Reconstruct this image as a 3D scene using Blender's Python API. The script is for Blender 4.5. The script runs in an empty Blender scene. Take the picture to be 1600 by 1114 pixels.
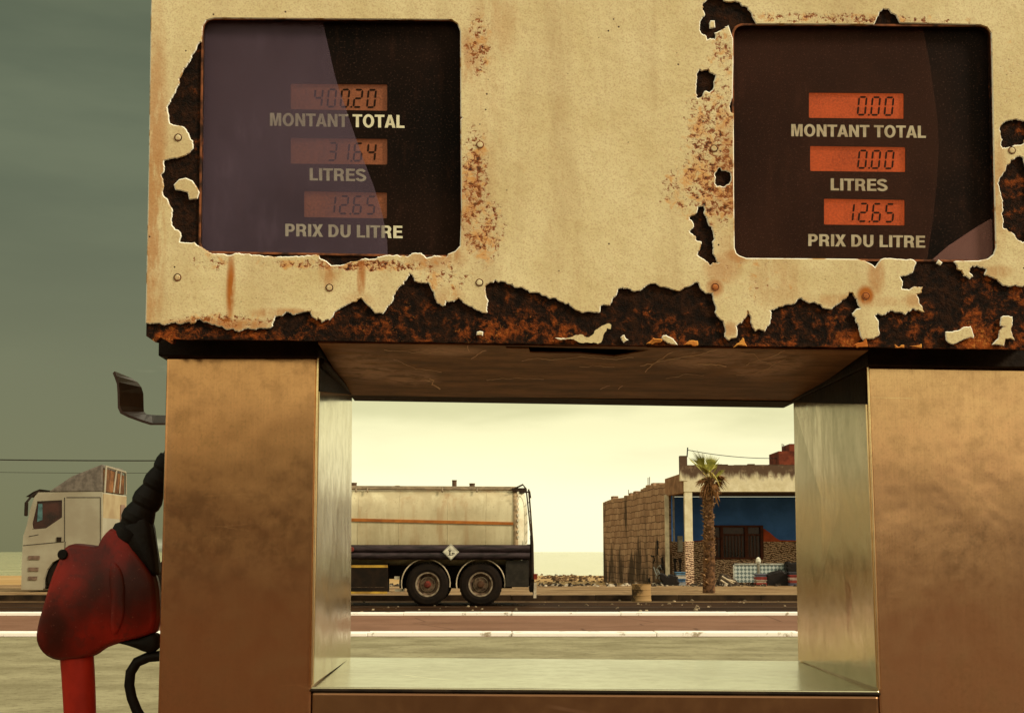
import bpy, bmesh, math, random
from mathutils import Vector, Matrix
S = bpy.context.scene
COL = S.collection
rnd = random.Random(7)

# ------------------------------------------------------------------ camera
F = 2300.0                       # focal length in pixels of a 1600 wide picture
TH = math.atan((862 - 557) / F)  # camera looks up a little
CAM = Vector((0, 0, 1.16))
cd = bpy.data.cameras.new('camera'); cam = bpy.data.objects.new('camera', cd); COL.objects.link(cam)
cd.lens = F / 1600 * 36; cd.sensor_width = 36; cd.clip_start = 0.05; cd.clip_end = 30000
cam.location = CAM; cam.rotation_euler = (math.pi / 2 + TH, 0, 0)
S.camera = cam

# ------------------------------------------------------------------ world: overcast sky
SUN_EL, SUN_AZ = math.radians(34), math.radians(118)   # azimuth clockwise from +Y
w = bpy.data.worlds.new('World'); S.world = w; w.use_nodes = True
nt = w.node_tree; N = nt.nodes; L = nt.links; N.clear()
def wn(t, **k):
    n = N.new(t)
    for a, b in k.items(): setattr(n, a, b)
    return n
def wmath(op, a, b=None, clamp=False):
    n = wn('ShaderNodeMath', operation=op, use_clamp=clamp)
    for i, v in enumerate((a, b)):
        if v is None: continue
        if isinstance(v, (int, float)): n.inputs[i].default_value = v
        else: L.new(v, n.inputs[i])
    return n.outputs[0]
def wmap(v, a, b, c=0.0, d=1.0, interp='SMOOTHSTEP'):
    n = wn('ShaderNodeMapRange', interpolation_type=interp, clamp=True) if interp != 'LINEAR' else wn('ShaderNodeMapRange', clamp=True)
    L.new(v, n.inputs[0])
    for i, x in enumerate((a, b, c, d)): n.inputs[i + 1].default_value = x
    return n.outputs[0]
def wmix(f, a, b):
    n = wn('ShaderNodeMix', data_type='RGBA')
    if isinstance(f, (int, float)): n.inputs[0].default_value = f
    else: L.new(f, n.inputs[0])
    for i, v in ((6, a), (7, b)):
        if isinstance(v, tuple): n.inputs[i].default_value = (*v, 1)
        else: L.new(v, n.inputs[i])
    return n.outputs[2]
sky = wn('ShaderNodeTexSky', sky_type='NISHITA', sun_disc=False, sun_elevation=SUN_EL, sun_rotation=SUN_AZ)
tc = wn('ShaderNodeTexCoord'); sep = wn('ShaderNodeSeparateXYZ'); L.new(tc.outputs['Generated'], sep.inputs[0])
X, Y, Z = sep.outputs
mapn = wn('ShaderNodeMapping'); mapn.inputs['Scale'].default_value = (1.5, 1.5, 7); L.new(tc.outputs['Generated'], mapn.inputs[0])
noi = wn('ShaderNodeTexNoise'); noi.inputs['Scale'].default_value = 2.6; noi.inputs['Detail'].default_value = 5; noi.inputs['Roughness'].default_value = .5
L.new(mapn.outputs[0], noi.inputs['Vector'])
cl = wmap(noi.outputs['Fac'], .38, .62)
bright = wmix(cl, (5.6, 5.35, 2.9), (7.5, 7.1, 4.1))          # values are radiance before the 0.11 strength
glow = wmap(Z, .03, .095, 1, 0)
bright = wmix(glow, bright, (9.3, 8.7, 5.6))
upper = wmap(Z, .12, .5)
bright = wmix(upper, bright, (8.0, 7.3, 5.4))
dim_sky = wmix(wmap(noi.outputs['Fac'], .3, .7), (.80, .94, .52), (1.15, 1.3, .72))   # dimmer sky added at the left, imitating vignette darkening
dim_sky = wmix(wmap(Z, .04, .30, 1, 0), dim_sky, (1.3, 1.3, .64))
az = wmath('DIVIDE', X, wmath('MAXIMUM', Y, .02))
wob = wn('ShaderNodeTexNoise'); wob.inputs['Scale'].default_value = 9; wob.inputs['Detail'].default_value = 4; L.new(mapn.outputs[0], wob.inputs['Vector'])
az = wmath('ADD', az, wmath('MULTIPLY', wmath('SUBTRACT', wob.outputs['Fac'], .5), .16))
dim_mask = wmath('MULTIPLY', wmap(az, -.23, -.145, 1, 0), wmap(Y, -.1, .25))
col = wmix(dim_mask, bright, dim_sky)
back = wmath('MULTIPLY', wmap(Y, -.15, -.6), wmap(Z, .5, .0, 0, 1))
low = wmath('MULTIPLY', wmap(Y, .1, -.3), wmap(Z, .055, .125, 1, 0))
col = wmix(wmath('MULTIPLY', low, .8), col, (5.0, 3.5, 2.1))     # unseen low sky behind, browned and dimmed for the steel to reflect
col = wmix(.04, col, sky.outputs[0])
bg = wn('ShaderNodeBackground'); bg.inputs['Strength'].default_value = .122; L.new(col, bg.inputs['Color'])
wo = wn('ShaderNodeOutputWorld'); L.new(bg.outputs[0], wo.inputs[0])

sl = bpy.data.lights.new('sun', 'SUN'); sl.energy = 2.5; sl.angle = math.radians(10); sl.color = (1, .86, .66)
so = bpy.data.objects.new('sun', sl); COL.objects.link(so)
sd = Vector((math.sin(SUN_AZ) * math.cos(SUN_EL), math.cos(SUN_AZ) * math.cos(SUN_EL), math.sin(SUN_EL)))
so.rotation_euler = sd.to_track_quat('Z', 'Y').to_euler(); so.location = (20, -20, 30)
S.view_settings.view_transform = 'Standard'; S.view_settings.look = 'None'; S.view_settings.exposure = .14; S.view_settings.gamma = 1
S.cycles.use_denoising = True; S.cycles.max_bounces = 6; S.cycles.transparent_max_bounces = 12

# ------------------------------------------------------------------ helpers
FW = Vector((0, math.cos(TH), math.sin(TH))); UP = Vector((0, -math.sin(TH), math.cos(TH)))
def ray(px, py): return Vector(((px - 800) / F, 0, 0)) + UP * ((557 - py) / F) + FW
def at(px, py, y):
    d = ray(px, py if py else 862); return CAM + d * (y / d.y)      # py 0: only x is wanted
def gnd(px, py, z=0):
    d = ray(px, py); return CAM + d * ((z - CAM.z) / d.z)
def hit(px, py, p0, n):
    d = ray(px, py); return CAM + d * ((p0 - CAM).dot(n) / d.dot(n))
class Frame:
    def __init__(s, o, u, n):
        s.o = Vector(o); s.n = Vector(n).normalized(); s.u = Vector(u).normalized()
        s.v = s.n.cross(s.u).normalized() * -1
        if s.v.z < 0: s.v = -s.v
        s.w = -s.n           # towards the camera
        s.M = Matrix((( *s.u, 0), (*s.v, 0), (*s.w, 0), (0, 0, 0, 1))).transposed(); s.M.translation = s.o
    def off(s, d):
        f = Frame(s.o + s.w * d, s.u, s.n); return f
    def uv(s, px, py):
        p = hit(px, py, s.o, s.n) - s.o; return (p.dot(s.u), p.dot(s.v))
def tag(o, label=None, cat=None, group=None, kind=None):
    for k, v in (('label', label), ('category', cat), ('group', group), ('kind', kind)):
        if v: o[k] = v
    return o
def empty(name, loc=(0, 0, 0)):
    o = bpy.data.objects.new(name, None); COL.objects.link(o); o.location = loc; return o
class MB:
    def __init__(s): s.v = []; s.f = []; s.m = []; s.sm = []
    def add(s, vs, fs, m=0, smooth=False):
        b = len(s.v); s.v += [Vector(v) for v in vs]
        for i, f in enumerate(fs):
            s.f.append([b + k for k in f]); s.m.append(m[i] if isinstance(m, list) else m); s.sm.append(smooth)
        return s
    def hexa(s, p, m=0):    # p: 4 front (ccw) then 4 back
        return s.add(p, [(0, 1, 2, 3), (7, 6, 5, 4), (0, 4, 5, 1), (1, 5, 6, 2), (2, 6, 7, 3), (3, 7, 4, 0)], m)
    def box(s, a, b, m=0):
        x0, y0, z0 = a; x1, y1, z1 = b
        return s.hexa([(x0, y0, z0), (x1, y0, z0), (x1, y0, z1), (x0, y0, z1), (x0, y1, z0), (x1, y1, z0), (x1, y1, z1), (x0, y1, z1)], m)
    def tube(s, pts, r, n=10, m=0, cap=True, smooth=True, flat=None):
        pts = [Vector(p) for p in pts]; rs = r if isinstance(r, (list, tuple)) else [r] * len(pts)
        vs = []; ref = None
        for i, p in enumerate(pts):
            t = (pts[min(i + 1, len(pts) - 1)] - pts[max(i - 1, 0)]).normalized()
            if ref is None: ref = Vector((0, 0, 1)) if abs(t.z) < .9 else Vector((1, 0, 0))
            a = (ref - t * ref.dot(t)).normalized(); ref = a; b = t.cross(a)
            for k in range(n):
                an = 2 * math.pi * k / n
                vs.append(p + (a * math.cos(an) + b * math.sin(an) * (flat or 1)) * rs[i])
        fs = []
        for i in range(len(pts) - 1):
            for k in range(n):
                fs.append((i * n + k, i * n + (k + 1) % n, (i + 1) * n + (k + 1) % n, (i + 1) * n + k))
        s.add(vs, fs, m, smooth)
        if cap:
            s.add(vs[:n], [tuple(range(n - 1, -1, -1))], m); s.add(vs[-n:], [tuple(range(n))], m)
        return s
    def lathe(s, c, axis, prof, n=32, m=0, smooth=True, mats=None):  # prof: (r, h) along axis
        c = Vector(c); axis = Vector(axis).normalized(); ref = Vector((0, 0, 1)) if abs(axis.z) < .9 else Vector((1, 0, 0))
        a = (ref - axis * ref.dot(axis)).normalized(); b = axis.cross(a); vs = []
        for (r, h) in prof:
            for k in range(n):
                an = 2 * math.pi * k / n; vs.append(c + axis * h + (a * math.cos(an) + b * math.sin(an)) * r)
        for i in range(len(prof) - 1):
            fs = [(i * n + k, i * n + (k + 1) % n, (i + 1) * n + (k + 1) % n, (i + 1) * n + k) for k in range(n)]
            b0 = len(s.v)
            s.add([vs[j] for j in range(i * n, (i + 2) * n)], [tuple(q - i * n for q in f) for f in fs], mats[i] if mats else m, smooth)
        return s
    def build(s, name, mats, parent=None, bevel=0, merge=False):
        me = bpy.data.meshes.new(name); me.from_pydata([tuple(v) for v in s.v], [], s.f)
        for m in (mats if isinstance(mats, (list, tuple)) else [mats]): me.materials.append(m)
        for i, p in enumerate(me.polygons): p.material_index = s.m[i]; p.use_smooth = s.sm[i]
        bm = bmesh.new(); bm.from_mesh(me)
        if merge: bmesh.ops.remove_doubles(bm, verts=bm.verts, dist=1e-5)
        bmesh.ops.recalc_face_normals(bm, faces=bm.faces); bm.to_mesh(me); bm.free()
        o = bpy.data.objects.new(name, me); COL.objects.link(o)
        if parent:
            o.parent = parent; base = parent.matrix_world if False else mw(parent); o.matrix_parent_inverse = base.inverted()
        if bevel:
            b = o.modifiers.new('bevel', 'BEVEL'); b.width = bevel; b.segments = 2; b.limit_method = 'ANGLE'; b.angle_limit = math.radians(40)
        return o
def mw(o):
    m = Matrix.Translation(o.location) @ o.rotation_euler.to_matrix().to_4x4()
    if o.parent: return mw(o.parent) @ o.matrix_parent_inverse @ m
    return m
def place(o, M):           # world matrix M for an object already parented
    o.matrix_parent_inverse = mw(o.parent).inverted() if o.parent else Matrix()
    o.location = M.to_translation(); o.rotation_euler = M.to_euler()

def fill(loops, extrude=0.0, bevel=0.0):
    """2-D loops -> filled mesh (verts, faces, normals) with holes by nesting."""
    c = bpy.data.curves.new('tmp', 'CURVE'); c.dimensions = '2D'; c.fill_mode = 'BOTH'; c.extrude = extrude; c.bevel_depth = bevel; c.bevel_resolution = 0
    for lp in loops:
        sp = c.splines.new('POLY'); sp.points.add(len(lp) - 1); sp.use_cyclic_u = True
        for i, (x, y) in enumerate(lp): sp.points[i].co = (x, y, 0, 1)
    o = bpy.data.objects.new('tmp', c); COL.objects.link(o)
    dg = bpy.context.evaluated_depsgraph_get(); dg.update(); me = o.evaluated_get(dg).to_mesh()
    vs = [v.co.copy() for v in me.vertices]; fs = [tuple(p.vertices) for p in me.polygons]; ns = [p.normal.copy() for p in me.polygons]
    o.evaluated_get(dg).to_mesh_clear(); bpy.data.objects.remove(o); bpy.data.curves.remove(c)
    return vs, fs, ns
def jag(lp, step=2.0, amp=.16, rng=None, closed=True):
    """Roughens a polyline by midpoint displacement down to step."""
    rng = rng or rnd; out = []
    def sub(a, b):
        d = math.hypot(b[0] - a[0], b[1] - a[1])
        if d < step: return [a]
        t = .5 + rng.uniform(-.12, .12); k = rng.gauss(0, amp) * min(d, 14)
        m = (a[0] + (b[0] - a[0]) * t - (b[1] - a[1]) / d * k, a[1] + (b[1] - a[1]) * t + (b[0] - a[0]) / d * k)
        return sub(a, m) + sub(m, b)
    n = len(lp)
    for i in range(n if closed else n - 1): out += sub(lp[i], lp[(i + 1) % n])
    for _ in range(3):          # drop needle-sharp corners
        keep = []
        for i in range(len(out)):
            a, p, b = Vector(out[i - 1]), Vector(out[i]), Vector(out[(i + 1) % len(out)])
            u, v = a - p, b - p
            if 0 < i < len(out) - 1 and u.length > 1e-6 and v.length > 1e-6 and u.angle(v) < math.radians(38): continue
            keep.append(out[i])
        out = keep
    return out
def rrect(q, r, n=6):
    """Rounded quad from four pixel corners tl, tr, br, bl."""
    out = []
    for i in range(4):
        p0 = Vector(q[i - 1]); p = Vector(q[i]); p1 = Vector(q[(i + 1) % 4])
        a = p + (p0 - p).normalized() * r; b = p + (p1 - p).normalized() * r
        for k in range(n + 1):
            t = k / n; out.append(tuple(a * (1 - t) ** 2 + p * 2 * t * (1 - t) + b * t * t))
    return out
def Zm(x0, y0, s, pts): return [(x0 + x / s, y0 + y / s) for x, y in pts]

# ------------------------------------------------------------------ materials
class G:
    """small node graph wrapper"""
    def __init__(s, name):
        s.m = bpy.data.materials.new(name); s.m.use_nodes = True; s.t = s.m.node_tree; s.t.nodes.clear()
        s.out = s.t.nodes.new('ShaderNodeOutputMaterial'); s.b = s.t.nodes.new('ShaderNodeBsdfPrincipled'); s.l(s.b.outputs[0], s.out.inputs[0])
        s.tc = s.t.nodes.new('ShaderNodeTexCoord')
    def l(s, a, b): s.t.links.new(a, b)
    def put(s, sock, v):
        if v is None: return
        if isinstance(v, bpy.types.NodeSocket): s.l(v, sock)
        elif isinstance(v, tuple) and len(v) == 3 and sock.type == 'RGBA': sock.default_value = (*v, 1)
        else: sock.default_value = v
    def coord(s, scale=(1, 1, 1), loc=(0, 0, 0), rot=(0, 0, 0), src='Object'):
        n = s.t.nodes.new('ShaderNodeMapping'); n.inputs['Scale'].default_value = scale; n.inputs['Location'].default_value = loc; n.inputs['Rotation'].default_value = rot
        s.l(s.tc.outputs[src], n.inputs[0]); return n.outputs[0]
    def noise(s, scale, detail=4, rough=.55, vec=None, dist=0):
        n = s.t.nodes.new('ShaderNodeTexNoise'); n.inputs['Scale'].default_value = scale; n.inputs['Detail'].default_value = detail
        n.inputs['Roughness'].default_value = rough; n.inputs['Distortion'].default_value = dist; s.l(vec or s.tc.outputs['Object'], n.inputs['Vector']); return n.outputs['Fac']
    def voro(s, scale, vec=None, feature='F1', out='Distance'):
        n = s.t.nodes.new('ShaderNodeTexVoronoi'); n.feature = feature; n.inputs['Scale'].default_value = scale; s.l(vec or s.tc.outputs['Object'], n.inputs['Vector']); return n.outputs[out]
    def math(s, op, a, b=None, clamp=False):
        n = s.t.nodes.new('ShaderNodeMath'); n.operation = op; n.use_clamp = clamp; s.put(n.inputs[0], a); s.put(n.inputs[1], b); return n.outputs[0]
    def step(s, v, a, b, c=0., d=1.):
        n = s.t.nodes.new('ShaderNodeMapRange'); n.interpolation_type = 'SMOOTHSTEP'; s.put(n.inputs[0], v)
        for i, x in enumerate((a, b, c, d)): n.inputs[i + 1].default_value = x
        return n.outputs[0]
    def mix(s, f, a, b, mode='MIX'):
        n = s.t.nodes.new('ShaderNodeMix'); n.data_type = 'RGBA'; n.blend_type = mode; s.put(n.inputs[0], f); s.put(n.inputs[6], a); s.put(n.inputs[7], b); return n.outputs[2]
    def sep(s, v=None):
        n = s.t.nodes.new('ShaderNodeSeparateXYZ'); s.l(v or s.tc.outputs['Object'], n.inputs[0]); return n.outputs
    def bump(s, h, strength=.3, dist=.01):
        n = s.t.nodes.new('ShaderNodeBump'); n.inputs['Strength'].default_value = strength; n.inputs['Distance'].default_value = dist; s.l(h, n.inputs['Height']); s.l(n.outputs[0], s.b.inputs['Normal']); return n
    def fin(s, col=None, rough=None, metal=None, spec=None, alpha=None):
        s.put(s.b.inputs['Base Color'], col); s.put(s.b.inputs['Roughness'], rough); s.put(s.b.inputs['Metallic'], metal); s.put(s.b.inputs['Specular IOR Level'], spec); s.put(s.b.inputs['Alpha'], alpha)
        return s.m
def plain(name, col, rough=.6, metal=0, col2=None, scale=8, bump=0, spec=.18, bd=.01, lo=.35, hi=.65, sc3=None):
    g = G(name); col2 = col2 or tuple(c * .6 for c in col)
    v = g.coord(sc3) if sc3 else None
    n = g.noise(scale, 5, .6, v); c = g.mix(g.step(n, lo, hi), col2, col)
    if bump: g.bump(g.noise(scale * 4, 5, .65, v), bump, bd)
    return g.fin(c, rough, metal, spec)

# concrete / asphalt / sand etc.
def concrete_mat(name, a, b, dark, sc=.5, speck=40, crack=True):
    g = G(name); n1 = g.noise(sc, 6, .65); n2 = g.noise(sc * 9, 5, .6); n3 = g.noise(speck, 3, .6)
    c = g.mix(g.step(n1, .35, .65), a, b); c = g.mix(g.math('MULTIPLY', g.step(n2, .5, .75), .6), c, dark); c = g.mix(g.math('MULTIPLY', g.step(n3, .5, .7), .3), c, dark)
    if crack:
        cr = g.voro(.35, g.coord((1, 1, 1)), 'DISTANCE_TO_EDGE'); c = g.mix(g.math('MULTIPLY', g.step(cr, .012, 0), .6), c, tuple(x * .4 for x in dark))
    g.bump(g.math('ADD', n2, n3), .35, .02); return g.fin(c, .9, 0, .06)
M_fore = concrete_mat('forecourt_concrete', (.23, .205, .115), (.35, .32, .19), (.10, .075, .04), 1.1, 40, False)
M_lane = concrete_mat('lane_asphalt', (.20, .105, .064), (.25, .135, .085), (.17, .085, .05), .8)
M_apron = concrete_mat('dark_reflected_apron', (.08, .036, .017), (.12, .054, .026), (.04, .02, .01), .8)  # ground out of view, darkened so the steel reflects less light
M_road = concrete_mat('road_asphalt', (.022, .010, .004), (.048, .021, .007), (.010, .005, .002), .35, 20, False)
M_kerbw = plain('white_kerb_paint', (.97, .95, .86), .7, col2=(.38, .31, .2), scale=5, lo=.30, hi=.42, bump=.3)
M_walk = concrete_mat('pavement_concrete', (.2, .12, .055), (.36, .24, .12), (.06, .033, .012), .6, 14)
M_kerbd = plain('dark_kerb_stone', (.05, .028, .012), .9, col2=(.015, .008, .003), scale=2)
M_sand = concrete_mat('beach_sand', (.42, .26, .10), (.5, .34, .15), (.2, .11, .04), .08, 2, False)
def sea_mat():
    g = G('sea_water'); v = g.coord((.03, .22, 1)); n = g.noise(4, 6, .7, v); g.bump(n, .35, .6)
    c = g.mix(g.step(n, .45, .62), (.45, .44, .20), (.74, .71, .38)); return g.fin(c, .14, 0, .6)
M_sea = sea_mat()

# ================================================================== SETTING
def struct(o): o['kind'] = 'structure'; return o
def sheet(name, prof, x0, x1, mat, nx=2):
    vs = []; fs = []
    for (y, z) in prof:
        for i in range(nx + 1): vs.append((x0 + (x1 - x0) * i / nx, y, z))
    k = nx + 1
    for j in range(len(prof) - 1):
        for i in range(nx): fs.append((j * k + i, j * k + i + 1, (j + 1) * k + i + 1, (j + 1) * k + i))
    return struct(MB().add(vs, fs).build(name, mat))
sheet('ground', [(-400, -.02), (46, -.02), (60, -.05), (95, -.45), (150, -.95), (260, -3)], -700, 700, M_sand)
sheet('sea', [(100, -.6), (400, -.6), (20000, -.6)], -9000, 9000, M_sea)
sheet('forecourt', [(10, 0), (20.7, 0)], -60, 60, M_fore)
sheet('unseen_forecourt_apron', [(-60, 0.0), (10, 0.0)], -60, 60, M_apron)
sheet('lane', [(20.6, .004), (27.6, .004)], -150, 150, M_lane)
sheet('road', [(27.5, .0), (36.0, .0)], -200, 200, M_road)
sheet('road_track', [(34.6, .006), (34.95, .006)], -200, 200, M_walk)
sheet('road_track', [(31.4, .006), (31.62, .006)], -200, 200, plain('tyre_polished_tar', (.11, .055, .022), .7, col2=(.03, .015, .006), scale=.7))
def kerb(name, y0, y1, h, mat, x0=-150, x1=150, seg=2.0, wob=.05):
    m = MB(); x = x0; r = random.Random(3)
    while x < x1:
        d = r.uniform(-wob, wob); hh = h + r.uniform(-.008, .008)
        m.box((x, y0 + d, -.05), (x + seg - .006, y1 + r.uniform(-wob, wob), hh)); x += seg
    return struct(m.build(name, mat, bevel=.012))
kerb('kerb', 20.70, 21.05, .055, M_kerbw)
kerb('kerb', 27.45, 27.8, .055, M_kerbw)
kerb('pavement_kerb', 35.9, 36.1, .125, M_kerbd, wob=.03)
sheet('pavement', [(36.1, .12), (47.5, .12), (47.6, -.1)], -200, 200, M_walk)
# unseen dark ridge added behind the camera for the steel to reflect
v = []; f = []; k = 60
for i in range(k + 1):
    x = -260 + 520 * i / k; h = 9 + 4 * math.sin(i * .5) + 2.5 * math.sin(i * 1.7 + 1)
    v += [(x, -60, -.1), (x, -75, h * .62), (x, -120, -.1)]
for i in range(k):
    a = i * 3; f += [(a, a + 3, a + 4, a + 1), (a + 1, a + 4, a + 5, a + 2)]
struct(MB().add(v, f, smooth=True).build('added_ridge', plain('added_dark_ridge', (.03, .018, .009), .9, scale=.05)))

# ================================================================== FUEL PUMP
A = math.radians(1.2)
U = Vector((math.cos(A), math.sin(A), 0)); NN = Vector((-math.sin(A), math.cos(A), 0)); ZZ = Vector((0, 0, 1))
FR0 = Vector((0, 2.10, 0)); DEP = .52; BK0 = FR0 + NN * DEP
pf = lambda px, py: hit(px, py, FR0, NN)
pb = lambda px, py: hit(px, py, BK0, NN)
pump = empty('fuel_pump', (pf(925, 1078).x, 2.36, 0))
tag(pump, 'rusty cream petrol pump with two counter displays and steel posts framing a see-through gap', 'fuel pump')

# ---- pump materials
STAIN_PIT = [(745, 70, 26, 70, 1), (741, 290, 30, 120, 1.1), (755, 360, 46, 65, 1), (1112, 215, 60, 130, 1.0), (1118, 290, 75, 90, 1.1), (1060, 300, 45, 50, .85), (1130, 80, 30, 60, .95),
             (560, 415, 190, 13, 1.1), (350, 500, 110, 16, .9), (1180, 440, 70, 60, .45), (690, 430, 60, 40, .8), (1500, 60, 80, 40, .4), (1575, 130, 40, 120, .35), (330, 410, 40, 20, .8), (1300, 30, 260, 12, .9)]
STAIN_RUN = [(445, 490, 60, 10, .7), (560, 470, 30, 16, .35), (715, 478, 12, 10, 1.0), (1140, 515, 14, 14, .6), (1425, 470, 24, 12, .6), (242, 440, 14, 90, .7), (700, 400, 24, 22, .9), (1560, 425, 26, 12, .5), (1150, 400, 26, 16, .8), (345, 508, 100, 12, .9), (700, 470, 30, 30, .4), (1330, 470, 90, 12, .5), (1215, 440, 50, 50, .35), (735, 330, 26, 90, .45), (735, 90, 22, 60, .6), (1142, 330, 12, 90, .6), (1560, 300, 16, 100, .5), (361, 450, 8, 58, 1.2), (565, 432, 8, 38, 1), (516, 415, 20, 42, .8), (242, 300, 22, 320, .75), (1352, 462, 16, 18, 1.4), (1117, 449, 16, 18, .9), (1368, 432, 16, 40, .7), (1128, 420, 34, 30, .6), (770, 40, 50, 60, .35), (760, 130, 30, 300, .2), (1135, 300, 26, 160, .35), (680, 405, 60, 22, .6), (1450, 500, 20, 20, .3)]
def cab_plane():
    base = pf(925, 557) - NN * .11
    z = (hit(925, 537, base, NN)).z
    lean = math.radians(5.5)
    p0 = Vector((base.x, base.y, z)); n = (NN + ZZ * math.tan(lean)).normalized()
    u = U.copy() - ZZ * .0128     # the whole head sits a touch low on one side
    u = (u - n * u.dot(n)).normalized()
    return Frame(p0, u, n)
CF = cab_plane()
def cuv(px, py): return CF.uv(px, py)
MPP = (Vector(cuv(1000, 300)) - Vector(cuv(900, 300))).length / 100     # metres per photo pixel on the face

def paint_mat(edge=False):
    g = G('cream_paint_edge' if edge else 'cream_paint')
    n1 = g.noise(7, 6, .62); n2 = g.noise(60, 5, .65); n3 = g.noise(420, 2, .5); st = g.noise(16, 4, .6, g.coord((1, .12, 1)))
    c = g.mix(g.step(n1, .3, .7), (.74, .61, .31), (.88, .77, .44))
    c = g.mix(g.math('MULTIPLY', g.step(st, .48, .72), .5), c, (.56, .40, .2))
    sc_ = g.noise(9, 5, .6, g.coord((1, .16, 1), rot=(0, 0, .35))); c = g.mix(g.math('MULTIPLY', g.step(sc_, .60, .74), .40), c, (.40, .24, .12))
    c = g.mix(g.math('MULTIPLY', g.step(n3, .48, .66), .38), c, (.5, .3, .16))
    c = g.mix(g.math('MULTIPLY', g.step(n2, .56, .74), .30), c, (.55, .37, .17))
    x, y, z = g.sep()
    def blob(cx, cy, rx, ry, k):
        u, v = cuv(cx, cy); rx *= MPP; ry *= MPP
        dx = g.math('DIVIDE', g.math('SUBTRACT', x, u), rx); dy = g.math('DIVIDE', g.math('SUBTRACT', y, v), ry)
        d = g.math('ADD', g.math('MULTIPLY', dx, dx), g.math('MULTIPLY', dy, dy))
        return g.step(d, 1.25, .0, 0, k)
    def total(lst):
        acc = None
        for b in lst:
            q = blob(*b); acc = q if acc is None else g.math('MAXIMUM', acc, q)
        return acc
    pit = total(STAIN_PIT); run = total(STAIN_RUN)
    np_ = g.noise(150, 6, .70, None, .3); nq = g.noise(55, 5, .66, None, .5)
    # soft halo, orange pits, dark cores
    h = g.math('ADD', g.math('MULTIPLY', nq, 1.0), g.math('MULTIPLY', pit, .24)); c = g.mix(g.math('MULTIPLY', g.step(h, .66, .86), .65), c, (.74, .29, .03))
    h = g.math('ADD', np_, g.math('MULTIPLY', pit, .215)); c = g.mix(g.step(h, .70, .78), c, (.36, .095, .012)); c = g.mix(g.step(h, .78, .85), c, (.035, .014, .006))
    rn = g.noise(30, 5, .6, g.coord((2.2, .5, 1)))
    r = g.math('MULTIPLY', run, g.step(rn, .30, .55)); c = g.mix(g.math('MULTIPLY', r, .85, True), c, (.46, .145, .016))
    dots = g.voro(55, None); rare = g.noise(11, 2); c = g.mix(g.math('MULTIPLY', g.step(dots, .09, .05), g.step(rare, .5, .56)), c, (.06, .025, .01))
    g.bump(g.math('ADD', g.math('MULTIPLY', n2, .5), g.math('SUBTRACT', g.math('MULTIPLY', n1, .5), g.step(h, .68, .8))), .45, .004)
    return g.fin(c, g.step(n1, .3, .7, .38, .55), 0, .35)
M_paint = paint_mat()
M_pedge = plain('bare_primer_edge', (.93, .9, .74), .6, col2=(.5, .3, .12), scale=35, lo=.36, hi=.50)
def rust_mat():
    g = G('heavy_rust'); x, y, z = g.sep()
    n1 = g.noise(16, 6, .68, None, .4); n2 = g.noise(70, 6, .75, None, .3); n3 = g.noise(260, 4, .7); cr = g.voro(34, g.coord((1, 1.3, 1)), 'DISTANCE_TO_EDGE')
    c = g.mix(g.step(n2, .38, .66), (.009, .0055, .0035), (.045, .017, .007))
    low = g.step(y, .10, 0.0)                     # the bottom lip has corroded through to orange flakes
    rgt = g.math('MULTIPLY', g.step(x, .40, .60), .10)
    k = g.math('ADD', g.math('ADD', n1, g.math('MULTIPLY', low, .15)), rgt)
    c = g.mix(g.step(g.math('ADD', g.math('MULTIPLY', k, .6), g.math('MULTIPLY', n2, .55)), .655, .82), c, (.38, .085, .014))
    c = g.mix(g.step(g.math('ADD', g.math('MULTIPLY', k, .5), g.math('MULTIPLY', n3, .6)), .70, .84), c, (.66, .24, .045))
    g.bump(g.math('ADD', g.math('ADD', n2, g.math('MULTIPLY', n3, .6)), g.math('MULTIPLY', n1, .8)), 1.0, .005)
    return g.fin(c, .85, 0, .12)
M_rust = rust_mat()
M_rim = plain('rusty_rim', (.30, .10, .035), .6, col2=(.03, .014, .008), scale=40, bump=.5, bd=.002)
def board_mat():
    g = G('display_board'); n = g.noise(5, 4); n2 = g.noise(380, 2)
    c = g.mix(g.step(n, .35, .7), (.0045, .0024, .0014), (.020, .0085, .0045)); n3 = g.noise(60, 4, .7, g.coord((1, .3, 1))); c = g.mix(g.math('MULTIPLY', g.step(n3, .52, .75), .5), c, (.035, .014, .008)); c = g.mix(g.math('MULTIPLY', g.step(n2, .58, .70), .6), c, (.07, .035, .025))
    return g.fin(c, .55, 0, .08)
M_board = board_mat()
def reflection_mat(name, col, alpha):  # tinted see-through sheets that paint reflections over the display boards
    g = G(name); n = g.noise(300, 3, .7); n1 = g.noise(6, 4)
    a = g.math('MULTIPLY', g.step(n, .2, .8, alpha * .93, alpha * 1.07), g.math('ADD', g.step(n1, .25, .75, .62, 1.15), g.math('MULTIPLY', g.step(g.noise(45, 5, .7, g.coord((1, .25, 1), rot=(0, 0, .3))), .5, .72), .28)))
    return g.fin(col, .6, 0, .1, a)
M_refl1 = reflection_mat('violet_painted_reflection', (.17, .12, .165), .31)
M_refl2 = reflection_mat('brown_painted_reflection', (.16, .06, .035), .11)
M_refl3 = reflection_mat('painted_corner_reflection', (.26, .13, .11), .62)
M_letter = plain('cream_lettering', (.85, .82, .58), .6, col2=(.72, .68, .46), scale=60)
M_letter2 = plain('worn_lettering', (.78, .72, .50), .6, col2=(.62, .54, .35), scale=60)
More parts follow.
